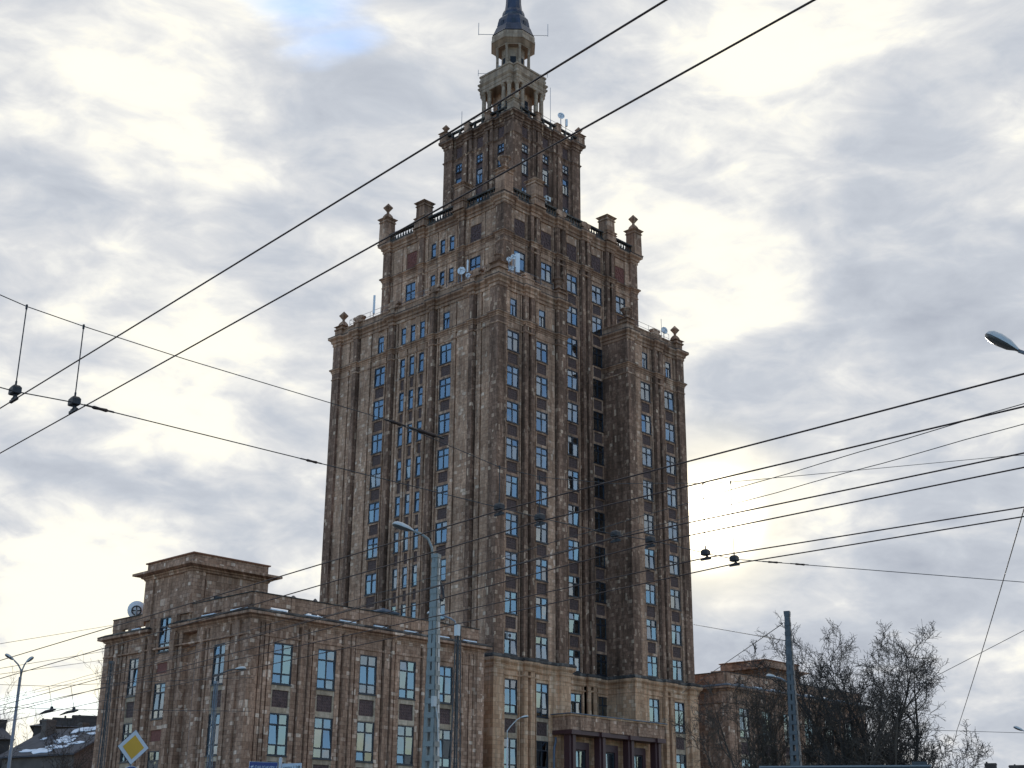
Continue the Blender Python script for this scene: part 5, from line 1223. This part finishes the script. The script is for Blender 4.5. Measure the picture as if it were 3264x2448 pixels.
# ------------------------------------------------------------------ bare trees
def tree(label, base, H, seed, stems, spread, mat, lvl_n=(9, 7, 5), r0=0.2, wig=0.35, droop=0.0, twig_r=0.011, group='bare trees', up=0.55, tw_len=1.0, name='bare_tree', ratios=(0.42, 0.4, 0.42)):
    g = big_thing(name, label, 'tree', (base[0], base[1], 0), group); rg = random.Random(seed)
    tm, cm = MB(), MB(); B = Vector((base[0], base[1], 0))
    def rv(): return Vector((rg.gauss(0, 1), rg.gauss(0, 1), rg.gauss(0, 1)))
    def limb(p, d, L, r, lvl, mb):
        sl = (0.6, 0.32, 0.2, 0.15)[lvl]; n = min(max(4, int(L/sl)), (22, 18, 14, 8)[lvl])
        pts = [p]; rs = [r]; cur = d.normalized(); dirs = [cur]; bend = Vector((0, 0, 0)); k = wig*(0.085, 0.24, 0.36, 0.45)[lvl]
        for i in range(n):
            bend = bend*0.62 + rv()*k                      # smooth wandering: curls rather than kinks
            lift = (0.05, 0.10, 0.05, 0.0)[lvl] - (droop if lvl >= 1 else 0)*(0.4+i/n)
            cur = (cur + bend + Vector((0, 0, lift))).normalized()
            p = p + cur*(L/n); pts.append(p); rs.append(max(twig_r*0.7, r*(1-(0.95 if lvl == 0 else 0.85)*(i+1)/n))); dirs.append(cur)
        mb.tube(pts, rs, 7 if lvl == 0 else 4 if lvl == 1 else 3, caps=False)
        if lvl < 3:
            k = lvl_n[lvl]
            for j in range(k):
                f = (0.22 if lvl == 0 else 0.12) + (0.78 if lvl == 0 else 0.86)*(j+rg.random())/k; i = min(n-1, int(f*n)); q = pts[i].lerp(pts[i+1], f*n-i if f*n-i < 1 else 1)
                side = dirs[i].cross(rv()).normalized()
                nd_ = (dirs[i]*rg.uniform(0.5, 1.0) + side*rg.uniform(0.6, 1.0) + Vector((0, 0, up*0.5))).normalized()
                limb(q, nd_, L*ratios[lvl]*rg.uniform(0.65, 1.25)*(1.15-0.45*f)*(tw_len if lvl == 2 else 1), max(twig_r, rs[i]*0.55), lvl+1, cm)
    for s in range(stems):
        a = 2*math.pi*(s+rg.random()*0.6)/stems; lean = spread*rg.uniform(0.35, 1.0) if stems > 1 else 0.06
        d = Vector((math.cos(a)*lean, math.sin(a)*lean, 1))
        limb(B + Vector((math.cos(a), math.sin(a), 0))*0.25*(stems > 1), d, H*rg.uniform(0.84, 1.0)*(1-0.25*lean), r0*rg.uniform(0.8, 1.15), 0, tm)
    tm.build('trunk', mat, g, smooth=True); cm.build('crown', mat, g, kind='stuff'); return g
tree('large bare willow with curling branches against the sky on the right', (-20.0, -47.1), 13.8, 3, 13, 0.3, 'bark', (14, 9, 7), 0.19, 0.55, twig_r=0.012, ratios=(0.26, 0.42, 0.45))
tree('dense brown bare tree in front of the far wing, around the lattice pole', (-23.2, -43.4), 11.2, 5, 11, 0.38, 'bark_brown', (13, 10, 7), 0.13, 0.5, droop=0.04, twig_r=0.011, ratios=(0.3, 0.42, 0.45))
tree('bare weeping tree close to tower right edge, before the far wing', (-24.0, -48.6), 12.2, 23, 7, 0.22, 'bark_brown', (14, 9, 7), 0.11, 0.45, droop=0.14, twig_r=0.010, ratios=(0.24, 0.42, 0.45))
tree('low spreading bare tree at the right foot of the big willow', (-19.6, -49.8), 8.2, 44, 12, 0.3, 'bark', (13, 9, 6), 0.09, 0.6, twig_r=0.0115, ratios=(0.32, 0.42, 0.45))
tree('low bare shrub tree in front of the brown gabled house', (-24.5, 26.5), 12.0, 61, 5, 0.4, 'bark', (8, 7, 5), 0.14, 0.5, twig_r=0.018, group='bare trees before the houses')
tree('bare shrub tree before the terraced house at the left edge', (-32.0, 29.5), 12.6, 67, 5, 0.45, 'bark', (8, 7, 5), 0.14, 0.5, twig_r=0.018, group='bare trees before the houses')
for i, (x, y, h, lab) in enumerate(((-3.5, 50.0, 23.5, 'pale bare tree behind the houses right beside the wing edge'), (-16, 66, 21.5, 'pale bare tree behind the double headed lamp'), (-22.5, 64, 21.0, 'pale bare tree at the left edge above the chimneys'), (-9, 72, 20, 'pale bare tree above the chimneys of the brown house'))):
    tree(lab, (x, y), h, 40+i, 3, 0.3, 'bark_pale', (7, 7, 5), 0.2, 0.3, twig_r=0.016, group='bare trees behind the houses')
